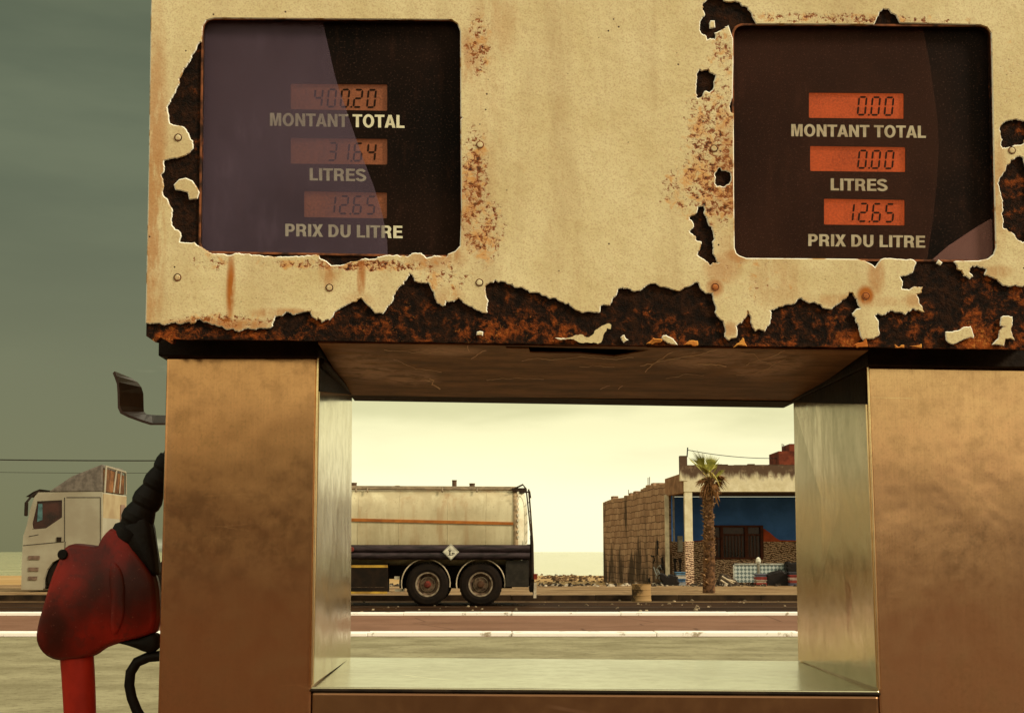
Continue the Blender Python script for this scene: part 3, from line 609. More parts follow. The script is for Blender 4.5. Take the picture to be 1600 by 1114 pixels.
# soffit: from the front lip of the cabinet back to the rear edge of the gap
s_fl, s_fr = hit(497, 533.5, CF.o + CF.n * .03, CF.n), hit(1357, 545, CF.o + CF.n * .03, CF.n)
s_bl, s_br = pb(546, 616.5), pb(1244, 628)
slot_px = [(790, 540), (1010, 541), (1014, 546), (985, 552), (960, 556), (935, 554), (905, 551), (828, 550), (826, 544), (791, 543)]
so_n = (s_fr - s_fl).cross(s_bl - s_fl).normalized()
fs_o = s_fl; SFR = Frame(fs_o, (s_fr - s_fl), so_n if so_n.z > 0 else -so_n)
lp = [SFR.uv(x, y) for x, y in [(497, 535), (1357, 546.5), (1244, 628), (546, 616.5)]]
slot = [SFR.uv(x, y) for x, y in slot_px]
vs, fs, ns = fill([lp, slot], .001)
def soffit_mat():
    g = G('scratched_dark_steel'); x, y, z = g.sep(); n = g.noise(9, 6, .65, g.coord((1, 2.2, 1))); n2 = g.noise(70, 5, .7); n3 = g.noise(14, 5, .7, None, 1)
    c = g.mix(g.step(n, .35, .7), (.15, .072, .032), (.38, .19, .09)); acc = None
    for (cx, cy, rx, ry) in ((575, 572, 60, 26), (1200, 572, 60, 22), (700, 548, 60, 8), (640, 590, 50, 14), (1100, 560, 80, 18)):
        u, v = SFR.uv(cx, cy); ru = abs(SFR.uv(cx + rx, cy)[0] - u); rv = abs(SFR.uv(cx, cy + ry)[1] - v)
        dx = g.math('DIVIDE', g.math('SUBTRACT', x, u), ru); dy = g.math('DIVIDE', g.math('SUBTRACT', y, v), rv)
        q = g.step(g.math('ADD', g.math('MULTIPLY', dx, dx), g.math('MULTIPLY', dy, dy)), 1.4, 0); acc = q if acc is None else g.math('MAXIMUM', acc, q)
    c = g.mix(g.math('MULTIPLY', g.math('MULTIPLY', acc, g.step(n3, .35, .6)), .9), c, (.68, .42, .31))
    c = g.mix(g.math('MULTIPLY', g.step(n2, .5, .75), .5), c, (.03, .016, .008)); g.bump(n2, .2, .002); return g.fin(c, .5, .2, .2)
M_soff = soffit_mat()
scm = MB()
for pts, wd in (([(1166, 569), (1195, 558), (1227, 546)], 1.3), ([(1000, 570), (1024, 565), (1062, 558), (1099, 550), (1121, 544)], 1.5), ([(1008, 580), (1016, 572), (1024, 565), (1037, 557), (1052, 548)], 1.6), ([(1090, 567), (1112, 567.5), (1135, 571)], 2.6), ([(1153, 549), (1178, 551), (1188, 562), (1206, 568)], 1.0),
                ([(671, 590), (678, 593), (675, 600), (688, 607)], 2.4), ([(664, 592), (672, 594)], 1.5), ([(736, 559), (748, 551), (760, 546)], 1.6), ([(731, 538), (733, 549)], 1.5), ([(938, 607), (953, 601)], 1.2), ([(966, 607), (973, 601)], 1.2), ([(815, 563), (840, 558), (870, 560), (900, 557), (960, 560), (990, 557)], 1.0),
                ([(905, 571), (935, 570), (960, 572)], .8), ([(760, 592), (800, 590), (850, 591)], .8), ([(600, 545), (650, 549), (700, 547)], .9), ([(615, 560), (650, 575), (690, 580)], .8), ([(1150, 585), (1190, 578), (1228, 560)], .9), ([(1040, 590), (1075, 583), (1100, 585)], .8)):
    pts = jag(pts, 5, .06, rnd, False) + [pts[-1]]
    lp_s = [SFR.uv(x, y) for x, y in stroke(pts, wd * .8)[0]]; n_s = len(lp_s) // 2
    scm.add([(x, y, .0016) for x, y in lp_s], [(i, i + 1, 2 * n_s - 2 - i, 2 * n_s - 1 - i) for i in range(n_s - 1)])
scm_mat = plain('bare_scratch_metal', (.95, .66, .45), .5, scale=60, col2=(.7, .45, .3))
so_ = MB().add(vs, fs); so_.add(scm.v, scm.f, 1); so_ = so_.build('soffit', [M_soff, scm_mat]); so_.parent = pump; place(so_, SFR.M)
sb = MB(); vs, fs, ns = fill([[(x, y) for x, y in slot]], .001); sb.add([Vector((q.x, q.y, q.z)) - Vector((0, 0, SFR.w.z and .018 * (1 if SFR.w.z < 0 else -1) or 0)) for q in vs], fs)
# rear apron closing the cabinet above the gap
MB().hexa([s_bl - ZZ * .0, s_br - ZZ * .0, s_br + ZZ * .12, s_bl + ZZ * .12] + [q + NN * .11 for q in (s_bl, s_br, s_br + ZZ * .12, s_bl + ZZ * .12)]).build('rear_apron', M_dark, pump)
# sill
q = [pf(486, 1073), pf(1374, 1079), pb(1251, 1032), pb(544, 1026.5)]
MB().hexa(q + [p - ZZ * .006 for p in q]).build('sill', M_sill, pump, bevel=.0015)
MB().tube([q[0] - NN * .0005 - ZZ * .0045, q[1] - NN * .0005 - ZZ * .0045], .0022, 8).build('sill_lip', M_dark, pump)
# base cabinet down to the island
zb0, zb1 = q[0].z - .0065, q[1].z - .0065
bl0 = pf(487.5, 1078) - NN * .001; br0 = pf(1373, 1082) - NN * .001
MB().hexa([Vector((bl0.x, bl0.y, .15)), Vector((br0.x, br0.y, .15)), Vector((br0.x, br0.y, zb1)), Vector((bl0.x, bl0.y, zb0))] +
          [Vector((bl0.x, bl0.y, .15)) + NN * DEP, Vector((br0.x, br0.y, .15)) + NN * DEP, Vector((br0.x, br0.y, zb1)) + NN * DEP, Vector((bl0.x, bl0.y, zb0)) + NN * DEP]).build('base_cabinet', M_base, pump, bevel=.004)
struct(MB().box((-1.6, 1.75, .002), (2.0, 3.0, .15)).build('pump_island_kerb', M_fore, bevel=.02))

# ---- bent hook bracket on the side
side = lambda px, py, dd: at(px, py, 2.1 + dd)
near = [(176, 583), (179, 590), (182.5, 600), (183.5, 615), (184, 637), (188, 646), (200, 652), (222, 660), (235, 664), (262, 664)]
far_ = [(203, 594), (212, 600), (218, 608), (221, 618), (221.5, 640), (222, 646), (226, 650), (234, 651), (242, 651.5), (262, 652)]
m = MB(); vs = []
for (x, y) in near: vs.append(side(x, y, .12))
for (x, y) in far_: vs.append(side(x, y, .20))
th = Vector((.003, 0, .003)); n_ = len(near); vs2 = [p + th for p in vs]
fs = [(i, i + 1, n_ + i + 1, n_ + i) for i in range(n_ - 1)]
m.add(vs + vs2, fs + [tuple(2 * n_ + j for j in reversed(ff)) for ff in fs] + [(i + 1, i, 2 * n_ + i, 2 * n_ + i + 1) for i in range(n_ - 1)] + [(n_ + i, n_ + i + 1, 3 * n_ + i + 1, 3 * n_ + i) for i in range(n_ - 1)] + [(0, n_, 3 * n_, 2 * n_)], smooth=False)
m.build('hook_bracket', plain('worn_dark_bracket', (.10, .062, .05), .45, .5, scale=20), pump)

# ---- red nozzle hanging at the side of the pump
noz = empty('fuel_nozzle', tuple(at(170, 940, 2.3)))
tag(noz, 'dirty red fuel nozzle with black ribbed swivel hanging at the side of the pump', 'fuel nozzle')
NF = Frame(at(170, 940, 2.30), (1, 0, 0), (0, 1, 0))
M_red = None
g = G('grimy_red_plastic'); n1 = g.noise(7, 3, .45, g.coord((1.4, 1, .6)), .2); n2 = g.noise(90, 4)
c = g.mix(g.step(n1, .36, .66), (.045, .006, .003), (.30, .014, .006)); c = g.mix(g.math('MULTIPLY', g.step(n2, .5, .7), .4), c, (.05, .014, .01)); n4 = g.noise(24, 5, .75, g.coord((1.5, .8, 1))); c = g.mix(g.math('MULTIPLY', g.step(n4, .55, .75), .6), c, (.035, .008, .005)); c = g.mix(g.math('MULTIPLY', g.step(g.noise(150, 4, .8), .62, .72), .35), c, (.5, .16, .10)); g.bump(n2, .15, .002); M_red = g.fin(c, .45, 0, .22)
M_rub = plain('black_rubber', (.010, .007, .005), .55, spec=.15, scale=30, bump=.15)
body = [(99, 870), (104, 856), (114, 849), (128, 849), (145, 851), (159, 853), (163, 843), (170, 832), (181, 822), (205, 838), (226, 868), (236, 884), (246, 902), (250, 930), (250, 985), (230, 994), (200, 1001), (172, 1009), (160, 1016), (150, 1024), (128, 1030), (108, 1031), (94, 1031), (84, 1028), (74, 1022), (66, 1012), (61, 997), (64, 975), (72, 945), (84, 903), (92, 884)]
m = MB()
def puff(lp, fr, half, levels=((0, 1.0), (.05, .97), (.55, .95), (.85, .86), (1.0, .62)), cx=None):
    pts = [Vector(fr.uv(x, y)) for x, y in lp]; cc = sum(pts, Vector((0, 0))) / len(pts); n = len(pts); vs = []; rings = []
    seq = [(-h, s) for h, s in reversed(levels)] + [(h, s) for h, s in levels[1:]]
    for h, s in seq:
        ins = (1 - s) * .022
        for p in pts:
            d = (cc - p); L_ = d.length; vs.append((p.x + d.x / L_ * ins, p.y + d.y / L_ * ins, h * half))
    fs = []
    for i in range(len(seq) - 1):
        for k in range(n): fs.append((i * n + k, i * n + (k + 1) % n, (i + 1) * n + (k + 1) % n, (i + 1) * n + k))
    fs += [tuple(range(n - 1, -1, -1)), tuple((len(seq) - 1) * n + k for k in range(n))]
    return vs, fs
def smooth_loop(lp, n=2):
    for _ in range(n):
        o = []
        for i in range(len(lp)):
            a, b = lp[i], lp[(i + 1) % len(lp)]; o += [(a[0] * .75 + b[0] * .25, a[1] * .75 + b[1] * .25), (a[0] * .25 + b[0] * .75, a[1] * .25 + b[1] * .75)]
        lp = o
    return lp
vs, fs = puff(smooth_loop(body, 1), NF, .026); m.add(vs, fs, 0, True); part_on(m, 'nozzle_body', [M_red], noz, NF)
# recessed side rib
m = MB(); vs, fs = puff(smooth_loop([(176, 872), (196, 880), (206, 920), (204, 960), (192, 992), (180, 995), (178, 940)]), NF.off(.0), .0295, ((0, 1.0), (.8, .95), (.95, .8), (1.0, .6))); m.add(vs, fs, 0, True); part_on(m, 'cheek_rib', [M_red], noz, NF)
m = MB().lathe((*NF.uv(106, 866), 0), (0, 0, 1), [(0, .029), (.006, .029), (.008, .027), (.008, -.027), (0, -.027)], 18); part_on(m, 'pivot_pin', [M_rub], noz, NF)
sp = [at(108, 1018, 2.30), at(112, 1050, 2.30), at(118, 1090, 2.30), at(122, 1150, 2.30)]
m = MB().tube([at(119, 1010, 2.3), at(122, 1050, 2.3), at(124, 1090, 2.3), at(128, 1190, 2.3)], [.026, .0255, .025, .023], 16, flat=.8); m.build('handle', plain('red_handle_plastic', (.42, .022, .010), .45, col2=(.22, .012, .006), scale=9), noz)
lever = [(176, 1002), (196, 1006), (212, 1012), (226, 1018), (240, 1020), (252, 1010), (250, 985), (225, 992), (200, 998)]
m = MB(); vs, fs = puff(smooth_loop(lever), NF, .016); m.add(vs, fs, 0, True); part_on(m, 'trigger_lever', [M_rub], noz, NF)
g1 = [at(x, y, 2.3) for x, y in [(254, 1024), (232, 1026), (214, 1034), (204, 1050), (202, 1070), (206, 1090), (214, 1110), (226, 1130)]]
MB().tube(g1, .008, 12).build('trigger_guard', M_rub, noz)
# ribbed swivel
p0, p1 = at(196, 846, 2.30), at(262, 722, 2.30); ax = (p1 - p0).normalized(); Lg = (p1 - p0).length
prof = [(0, 0), (.024, 0), (.027, .004), (.027, .018), (.021, .024)]; h = .024; k = 0
while h < Lg - .01:
    r = .026 - .010 * (h / Lg); prof += [(r * .92, h + .005), (r * 1.03, h + .010), (r * 1.06, h + .020), (r * .94, h + .029)]; h += .031
prof += [(.012, h), (0, h)]
MB().lathe(p0, ax, prof, 24).build('hose_swivel', M_rub, noz)
m = MB(); vs, fs = puff(smooth_loop([(186, 830), (208, 812), (236, 800), (246, 860), (250, 905), (236, 888), (214, 870), (196, 858)]), NF, .024); m.add(vs, fs, 0, True); part_on(m, 'swivel_boot', [M_rub], noz, NF)
MB().tube([p1 - ax * .02, p1 + ax * .05, p1 + Vector((.06, .02, .12)), p1 + Vector((.085, .04, .2))], .013, 12).build('hose', M_rub, noz)

# ================================================================== TANK TRAILER
YT = 32.2
def T(px, py, dy=0): return at(px, py, YT + dy)
tr = empty('tank_trailer', (T(690, 942).x, YT + 1.1, 0)); tag(tr, 'dirty white tanker trailer with orange stripe and black hose tubes parked on the road', 'tank trailer')
def tank_paint():
    g = G('dirty_tank_paint'); st = g.noise(2.2, 5, .6, g.coord((1, 1, .12))); n = g.noise(1.3, 5, .6); n2 = g.noise(20, 4)
    c = g.mix(g.step(n, .35, .65), (.42, .35, .20), (.55, .47, .28)); c = g.mix(g.math('MULTIPLY', g.step(st, .5, .68), .6), c, (.72, .66, .42)); c = g.mix(g.math('MULTIPLY', g.step(st, .48, .36), .6), c, (.36, .22, .10)); c = g.mix(g.math('MULTIPLY', g.step(n2, .62, .72), .35), c, (.15, .08, .04))
    return g.fin(c, .42, 0, .4)
M_tank = tank_paint(); M_tankend = plain('clean_tank_end', (.85, .82, .6), .4, col2=(.7, .62, .42), scale=3)
M_chas = plain('black_chassis', (.010, .007, .004), .7, col2=(.022, .012, .006), scale=4, bump=.2, spec=.12)
M_tube = plain('scuffed_black_tube', (.05, .032, .034), .5, spec=.25, col2=(.012, .008, .007), scale=2.4, bump=.2, sc3=(1, 1, 6))
M_orange = plain('orange_stripe', (.46, .16, .03), .5, col2=(.28, .09, .02), scale=3)
M_yel = plain('yellow_marking', (.60, .36, .05), .5, col2=(.3, .16, .03), scale=3)
M_tyre = plain('tyre_rubber', (.016, .010, .006), .85, spec=.1, col2=(.010, .007, .005), scale=6, bump=.4)
M_rimm = plain('dirty_steel_rim', (.20, .13, .08), .5, .4, col2=(.05, .03, .02), scale=8)
M_rimb = plain('rim_edge', (.34, .27, .18), .5, .2, col2=(.14, .10, .06), scale=10)
M_hub = plain('red_hub', (.20, .03, .018), .5, col2=(.09, .02, .012), scale=20)
xr = T(809, 800).x; xl = T(330, 800).x; zt = T(690, 760).z; zbm = T(690, 860).z; zc_ = (zt + zbm - .5) / 2 + .0
zlow = zbm - .35
cy = YT + 1.16; cz = (zt + zlow) / 2; hy = 1.16; hz_ = (zt - zlow) / 2
def sup(a, e=3.4):
    c_, s_ = math.cos(a), math.sin(a); return (math.copysign(abs(c_) ** (2 / e), c_), math.copysign(abs(s_) ** (2 / e), s_))
m = MB(); n = 48; rings = []
secs = [(xl - .0, .0), (xl, .9), (xl + .1, 1.0)] + [(xl + .1 + (xr - xl - .1) * i / 6, 1.0) for i in range(1, 7)]
vs = []; idx = 0
for (x, s) in secs[1:]:
    for k in range(n):
        cx_, sx_ = sup(2 * math.pi * k / n); vs.append((x, cy + cx_ * hy * s, cz + sx_ * hz_ * s))
R_ = len(secs) - 1; fs = [(i * n + k, i * n + (k + 1) % n, (i + 1) * n + (k + 1) % n, (i + 1) * n + k) for i in range(R_ - 1) for k in range(n)]
m.add(vs, fs, 0, True); m.add(vs[:n], [tuple(range(n))], 0)
m.build('tank', [M_tank], tr)
m = MB(); vs = []; dome = [(0, 1.0), (.06, .985), (.12, .93), (.17, .80), (.20, .6), (.22, .35), (.225, .1)]
for dx, s in dome:
    for k in range(n):
        cx_, sx_ = sup(2 * math.pi * k / n); vs.append((xr + dx, cy + cx_ * hy * s, cz + sx_ * hz_ * s))
fs = [(i * n + k, i * n + (k + 1) % n, (i + 1) * n + (k + 1) % n, (i + 1) * n + k) for i in range(len(dome) - 1) for k in range(n)] + [tuple((len(dome) - 1) * n + k for k in range(n))]
m.add(vs, fs, 0, True); m.build('tank_end', M_tankend, tr)
m = MB(); x0, x1 = T(802, 800).x, T(809.5, 800).x; vs = []   # end ring
for x in (x0, x1):
    for s in (1.0, 1.018):
        for k in range(n):
            cx_, sx_ = sup(2 * math.pi * k / n); vs.append((x, cy + cx_ * hy * s, cz + sx_ * hz_ * s))
fs = []
for k in range(n):
    j = (k + 1) % n; fs += [(n + k, n + j, 3 * n + j, 3 * n + k), (k, j, n + j, n + k), (2 * n + k, 2 * n + j, 3 * n + j, 3 * n + k)]
m.add(vs, fs, 0, True); er = m.build('end_ring', plain('ring_paint', (.5, .36, .2), .5, scale=9), tr)
M_tape = plain('tape', (.8, .75, .55), .4)
for i in range(9):
    z0 = T(805, 768 + i * 8.6).z; MB().box((x1 - .02, cy - hy * 1.02 - .012, z0 - .055), (x1 + .022, cy - hy * 1.02 - .004, z0)).build('reflective_tape', M_tape, er)
# faint weld seams
m = MB()
for px in (560, 624, 700, 760):
    x = T(px, 800).x
    pts = [(x, cy + sup(math.pi + a)[0] * (hy + .002), cz + sup(math.pi + a)[1] * (hz_ + .002)) for a in [(-1.2 + 2.4 * i / 14) for i in range(15)]]
    MB().tube(pts, .006, 5).build('weld_seam', M_tank, tr)
# top rail, hatches
m = MB(); m.tube([(xl, YT + .42, T(560, 759).z), (T(806, 0).x, YT + .42, T(806, 761.5).z)], .04, 8); m.tube([(xl, YT + .30, T(560, 759).z - .03), (T(806, 0).x, YT + .30, T(806, 761.5).z - .03)], .028, 6)
for px in (556, 574, 691, 745): m.tube([T(px, 762, .25), T(px, 768, .1)], .02, 6)
m.build('top_rail', plain('rail_paint', (.30, .22, .13), .5), tr)
for (px0, px1, py0) in ((548, 558, 754), (617, 625, 758.5), (706, 714, 750), (733, 742.5, 755)):
    a_, b_ = T(px0, py0, .8), T(px1, py0, .8); z1 = T(px0, 765, .8).z
    MB().lathe(((a_.x + b_.x) / 2, YT + .8, z1), (0, 0, 1), [(0, 0), ((b_.x - a_.x) * .45, 0), ((b_.x - a_.x) * .45, a_.z - z1 - .02), ((b_.x - a_.x) * .5, a_.z - z1 - .02), ((b_.x - a_.x) * .5, a_.z - z1), (0, a_.z - z1)], 16).build('hatch', plain('hatch_metal', (.12, .07, .04), .6), tr)
# orange stripe along the flank
m = MB(); a_, b_ = T(548, 809.5), T(802, 815.5); c_, d_ = T(548, 814.5), T(802, 820)
sl_ = (b_.z - a_.z) / (b_.x - a_.x)
zL, zL2 = a_.z + (xl - a_.x) * sl_, c_.z + (xl - a_.x) * sl_
m.hexa([(xl, YT - .022, zL2), (x0, YT - .022, d_.z), (x0, YT - .022, b_.z), (xl, YT - .022, zL), (xl, YT + .05, zL2), (x0, YT + .05, d_.z), (x0, YT + .05, b_.z), (xl, YT + .05, zL)])
m.build('stripe', M_orange, tr)
m = MB(); m.box((xl, YT - .026, T(548, 808.3).z - .02), (T(690, 0).x, YT + .04, T(548, 808.3).z)); 
# hose tubes
for (py, r) in ((857.3, .088), (868, .084)):
    p = T(690, py); m2 = MB().tube([(T(400, 0).x, YT - .02, p.z), (T(828, 0).x, YT - .02, p.z)], r, 18); m2.build('hose_tube', M_tube, tr)
MB().box((xl, YT + .62, T(0 + 690, 905).z), (T(824, 0).x, YT + 2.2, T(690, 872).z)).build('chassis', M_chas, tr)
MB().box((T(610, 0).x, YT + .34, .95), (T(824, 0).x, YT + .6, T(690, 866).z)).build('side_skirt', M_chas, tr)
for yy in (.5, 1.9): MB().box((T(400, 0).x, YT + yy, .0), (T(406, 0).x, YT + yy + .1, T(690, 872).z)).build('landing_leg', M_chas, tr)
# underrun box with yellow lines, left
bx = MB(); bx.box((T(440, 0).x, YT + .02, T(0 + 500, 925).z), (T(606, 0).x, YT + .5, T(500, 881).z)); bo = bx.build('equipment_box', M_chas, tr, bevel=.01)
MB().box((T(440, 0).x, YT + .008, T(500, 886.5).z), (T(606, 0).x, YT + .021, T(500, 882.5).z)).build('yellow_line', M_yel, bo)
MB().box((T(440, 0).x, YT + .008, T(500, 927.5).z), (T(606, 0).x, YT + .021, T(500, 924).z)).build('yellow_line', M_yel, bo)
MB().box((T(548, 0).x, YT + .014, T(500, 917.5).z), (T(601, 0).x, YT + .0215, T(500, 917).z)).build('ledge', M_rimm, bo)
# wheels
def wheel(px, py, hubm, shiny, yy=0.0, par=tr):
    c0 = T(px, py); R = .462; cc = Vector((c0.x, YT + yy, R)); m = MB(); ax = (0, -1, 0)
    m.lathe(cc + Vector((0, .30, 0)), ax, [(.30, 0), (R - .03, 0), (R, .03), (R, .25), (R - .012, .27), (R - .05, .30), (.32, .315), (.275, .30), (.27, .27)], 48)
    for k in range(40):     # tread blocks
        a = 2 * math.pi * k / 40; d = Vector((math.cos(a), 0, math.sin(a))); tt = Vector((-math.sin(a), 0, math.cos(a)))
        p = cc + d * (R - .004); m.hexa([p + tt * .022 + Vector((0, .05, 0)), p - tt * .022 + Vector((0, .05, 0)), p - tt * .022 + d * .012 + Vector((0, .05, 0)), p + tt * .022 + d * .012 + Vector((0, .05, 0)),
                                         p + tt * .022 + Vector((0, .27, 0)), p - tt * .022 + Vector((0, .27, 0)), p - tt * .022 + d * .012 + Vector((0, .27, 0)), p + tt * .022 + d * .012 + Vector((0, .27, 0))])
    wh = m.build('wheel', M_tyre, par); wh['label'] = 'wheel with red hub and bright rim' if shiny else 'wheel with dull brown hub'
    r = MB(); r.lathe(cc + Vector((0, .02, 0)), ax, [(.272, -.20), (.272, .01), (.262, .016), (.235, .012), (.228, -.04), (.17, -.09), (.165, -.06), (.15, -.05), (.0, -.05)], 40, mats=[0, 0, 1, 1, 0, 0, 1, 0])
    for k in range(10):
        a = 2 * math.pi * k / 10; r.lathe(cc + Vector((math.cos(a) * .135, .07, math.sin(a) * .135)), ax, [(.0, .02), (.014, .02), (.014, 0)], 6, smooth=False)
    r.build('rim', [M_rimm, M_rimb], wh)
    MB().lathe(cc + Vector((0, .07, 0)), ax, [(.075, 0), (.075, .06), (.055, .10), (0, .11)], 20).build('hub', hubm, wh)
    # inner twin tyre on the far side too
    MB().lathe(cc + Vector((0, 1.95, 0)), ax, [(.25, 0), (R, .02), (R, .5), (.25, .52), (0, .5)], 32).build('twin_tyre', M_tyre, par)
wheel(668, 913, M_hub, True); wheel(751, 913, plain('brown_hub', (.10, .045, .02), .6), False)
for px in (665, 751):
    c0 = T(px, 913); m = MB(); vs = []; n2 = 18; Rf = .515
    for i in range(n2 + 1):
        a = math.radians(196 - 206 * i / n2) if px < 700 else math.radians(190 - 200 * i / n2)
        dx = math.cos(a); dz = math.sin(a); ctr = Vector((c0.x, 0, .48))
        for (y, r) in ((YT + .04, Rf), (YT + .62, Rf), (YT + .62, Rf + .02), (YT + .04, Rf + .02)): vs.append((ctr.x + dx * r, y, ctr.z + dz * r))
    fs = [(i * 4 + k, i * 4 + (k + 1) % 4, (i + 1) * 4 + (k + 1) % 4, (i + 1) * 4 + k) for i in range(n2) for k in range(4)] + [(0, 1, 2, 3), (n2 * 4, n2 * 4 + 1, n2 * 4 + 2, n2 * 4 + 3)]
    m.add(vs, fs, 0, True); fe = m.build('mudguard', plain('mudguard_plastic', (.05, .035, .022), .5), tr)
    pts = [(c0.x + math.cos(math.radians(192 - 200 * i / 20)) * (Rf + .012), YT + .03, .48 + math.sin(math.radians(192 - 200 * i / 20)) * (Rf + .012)) for i in range(21)]
    MB().tube(pts, .014, 6).build('mudguard_edge', plain('pale_trim', (.62, .5, .33), .45), fe)
MB().tube([(T(620, 0).x, YT + .9, .48), (T(800, 0).x, YT + .9, .48)], .12, 10).build('axle_beam', M_chas, tr)
# rear tool box, ladder, lights, bumper
MB().box((T(790, 0).x, YT + .0, T(800, 917).z), (T(826, 0).x, YT + .6, T(800, 875.5).z)).build('tool_box', plain('tool_box_paint', (.03, .024, .016), .6), tr, bevel=.012)
m = MB(); m.tube([T(826, 764, .1), T(829, 800, .1), T(832.5, 850, .1), T(834, 932, .1)], .018, 6); m.tube([T(822, 763, .9), T(826, 800, .9), T(831, 850, .9), T(833, 920, .9)], .016, 6)
for y_ in range(785, 930, 14): m.tube([T(827.5 + (y_ - 785) * .045, y_, .1), T(825.5 + (y_ - 785) * .05, y_, .9)], .012, 5)
m.build('ladder', plain('ladder_metal', (.06, .035, .02), .5), tr)
m = MB(); m.box(tuple(T(800, 768, .2)), tuple(T(821, 764, .8))); m.tube([T(800, 765, .1), T(817, 757, .1), T(822, 764, .1)], .02, 6); m.tube([T(812, 770, .1), T(828, 768, .1), T(829, 778, .1)], .018, 6); m.build('rear_platform', plain('platform_metal', (.05, .03, .018), .6), tr)
m = MB(); m.box((T(828, 0).x, YT + .05, T(800, 925).z), (T(833, 0).x, YT + 2.2, T(800, 905).z)); m.box((T(824, 0).x, YT + .1, T(800, 915).z), (T(829, 0).x, YT + .2, T(800, 850).z)); m.tube([T(830, 836, 0), T(831, 905, 0)], .028, 6); m.build('bumper', M_chas, tr)
MB().box(tuple(T(834, 905, 0)), tuple(T(839, 896, .25))).build('tail_lamp', plain('tail_lamp', (.25, .04, .02), .3), tr)
MB().hexa([T(833.5, 934, 0), T(838, 934, 0), T(838.5, 910, 0), T(834.5, 910, 0), T(833.5, 934, .6), T(838, 934, .6), T(838.5, 910, .6), T(834.5, 910, .6)]).build('mud_flap', plain('pale_flap', (.6, .5, .35), .7), tr)
MB().lathe(T(549, 858, -.12), (0, -1, 0), [(0, .03), (.05, .03), (.06, 0), (0, 0)], 14).build('marker_lamp', M_hub, tr)
for (xa, xb, ya, yb) in ((616, 625, 900, 905), (617, 632, 920, 924), (802, 815, 871, 875)): MB().box(tuple(T(xa, yb, .1)), tuple(T(xb, ya, .22))).build('valve', plain('pale_valve', (.6, .52, .36), .5), tr)
# hazard diamond with dead tree and fish
HF = Frame(T(704.5, 862, -.135), (1, 0, 0), (0, 1, 0))
dm = lambda r: [(704.5, 862 - r), (704.5 + r, 862), (704.5, 862 + r), (704.5 - r, 862)]
m = MB(); vs, fs, _ = psheet([dm(12.8)], HF, .004); m.add(vs, fs, 0)
vs, fs, _ = psheet([dm(11.9), dm(11.4)], HF, .0015, 0, .005); m.add(vs, fs, 1)
def blk(lp):
    vs, fs, _ = psheet([lp], HF, .0015, 0, .005); m.add(vs, fs, 1)
blk([(701.6, 866.4), (702.3, 862), (700.2, 858.8), (701, 858.4), (702.5, 860.4), (702.6, 856.6), (703.4, 856.6), (703.3, 860.4), (705, 858.6), (705.5, 859.2), (703.8, 861.8), (704.1, 866.4)])
blk([(699.6, 866.8), (708.6, 866.8), (708.6, 867.6), (699.6, 867.6)])
blk([(704.8, 864.8), (706.2, 863.4), (708.2, 863.3), (709.8, 864.3), (711, 863.3), (710.9, 865.8), (709.7, 865.2), (707.5, 866)])
hd = part_on(m, 'hazard_sign', [plain('sign_white', (.82, .78, .6), .5), plain('sign_ink', (.04, .03, .02), .6)], tr, HF)

# ================================================================== LORRY TRACTOR, far left
YC = 39.0
def C(px, py, dy=0): return at(px, py, YC + dy)
def Cx(px): return C(px, 860).x
def Cz(py): return C(100, py).z
lo = empty('lorry_cab', (Cx(110), YC + 1.2, 0)); tag(lo, 'white lorry tractor unit with sloping roof fairing parked beyond the road', 'lorry')
M_cab = plain('grey_white_cab_paint', (.38, .35, .25), .45, spec=.2, col2=(.30, .26, .18), scale=.8)
M_cabr = plain('cream_cab_back', (.42, .33, .18), .5, col2=(.32, .22, .11), scale=1.2)
M_glass = plain('dark_glass', (.018, .009, .007), .2, col2=(.06, .018, .012), scale=1.5, spec=.5)
def prism(px_loop, y0, y1, name, mat, par, holes=[], bevel=0):
    fr = Frame((0, YC + (y0 + y1) / 2, 0), (1, 0, 0), (0, 1, 0))
    conv = lambda lp: [(C(x, y, y0).x, C(x, y, y0).z) for x, y in lp]
    vs, fs, _ = fill([conv(px_loop)] + [conv(h) for h in holes], (y1 - y0) / 2, 0)
    o = MB().add(vs, fs).build(name, mat); o.parent = par; place(o, fr.M)
    if bevel:
        b = o.modifiers.new('b', 'BEVEL'); b.width = bevel; b.segments = 3; b.limit_method = 'ANGLE'
    return o
whl = [(67, 921), (68, 905), (73, 890), (82, 878), (95, 871), (110, 871), (124, 879), (133, 890), (138, 905), (139, 914)]
cab = prism([(33, 921), (34, 880), (36, 838), (42, 820), (47, 796), (54, 776), (60, 769), (160, 768), (160, 905), (139, 914)] + whl[::-1][1:], 0, 2.45, 'cab_body', M_cab, lo, [[(97, 781), (97, 808), (72, 825), (51, 827), (50, 818), (58, 783)]], .05)
prism([(98, 780), (98, 809), (72, 826), (50, 828), (49, 818), (57, 782)], .05, .12, 'side_window', M_glass, lo)
prism([(58, 815), (60, 787), (66, 787), (66, 812)], .035, .05, 'sun_blind', plain('blue_sticker', (.10, .2, .2), .4), lo)
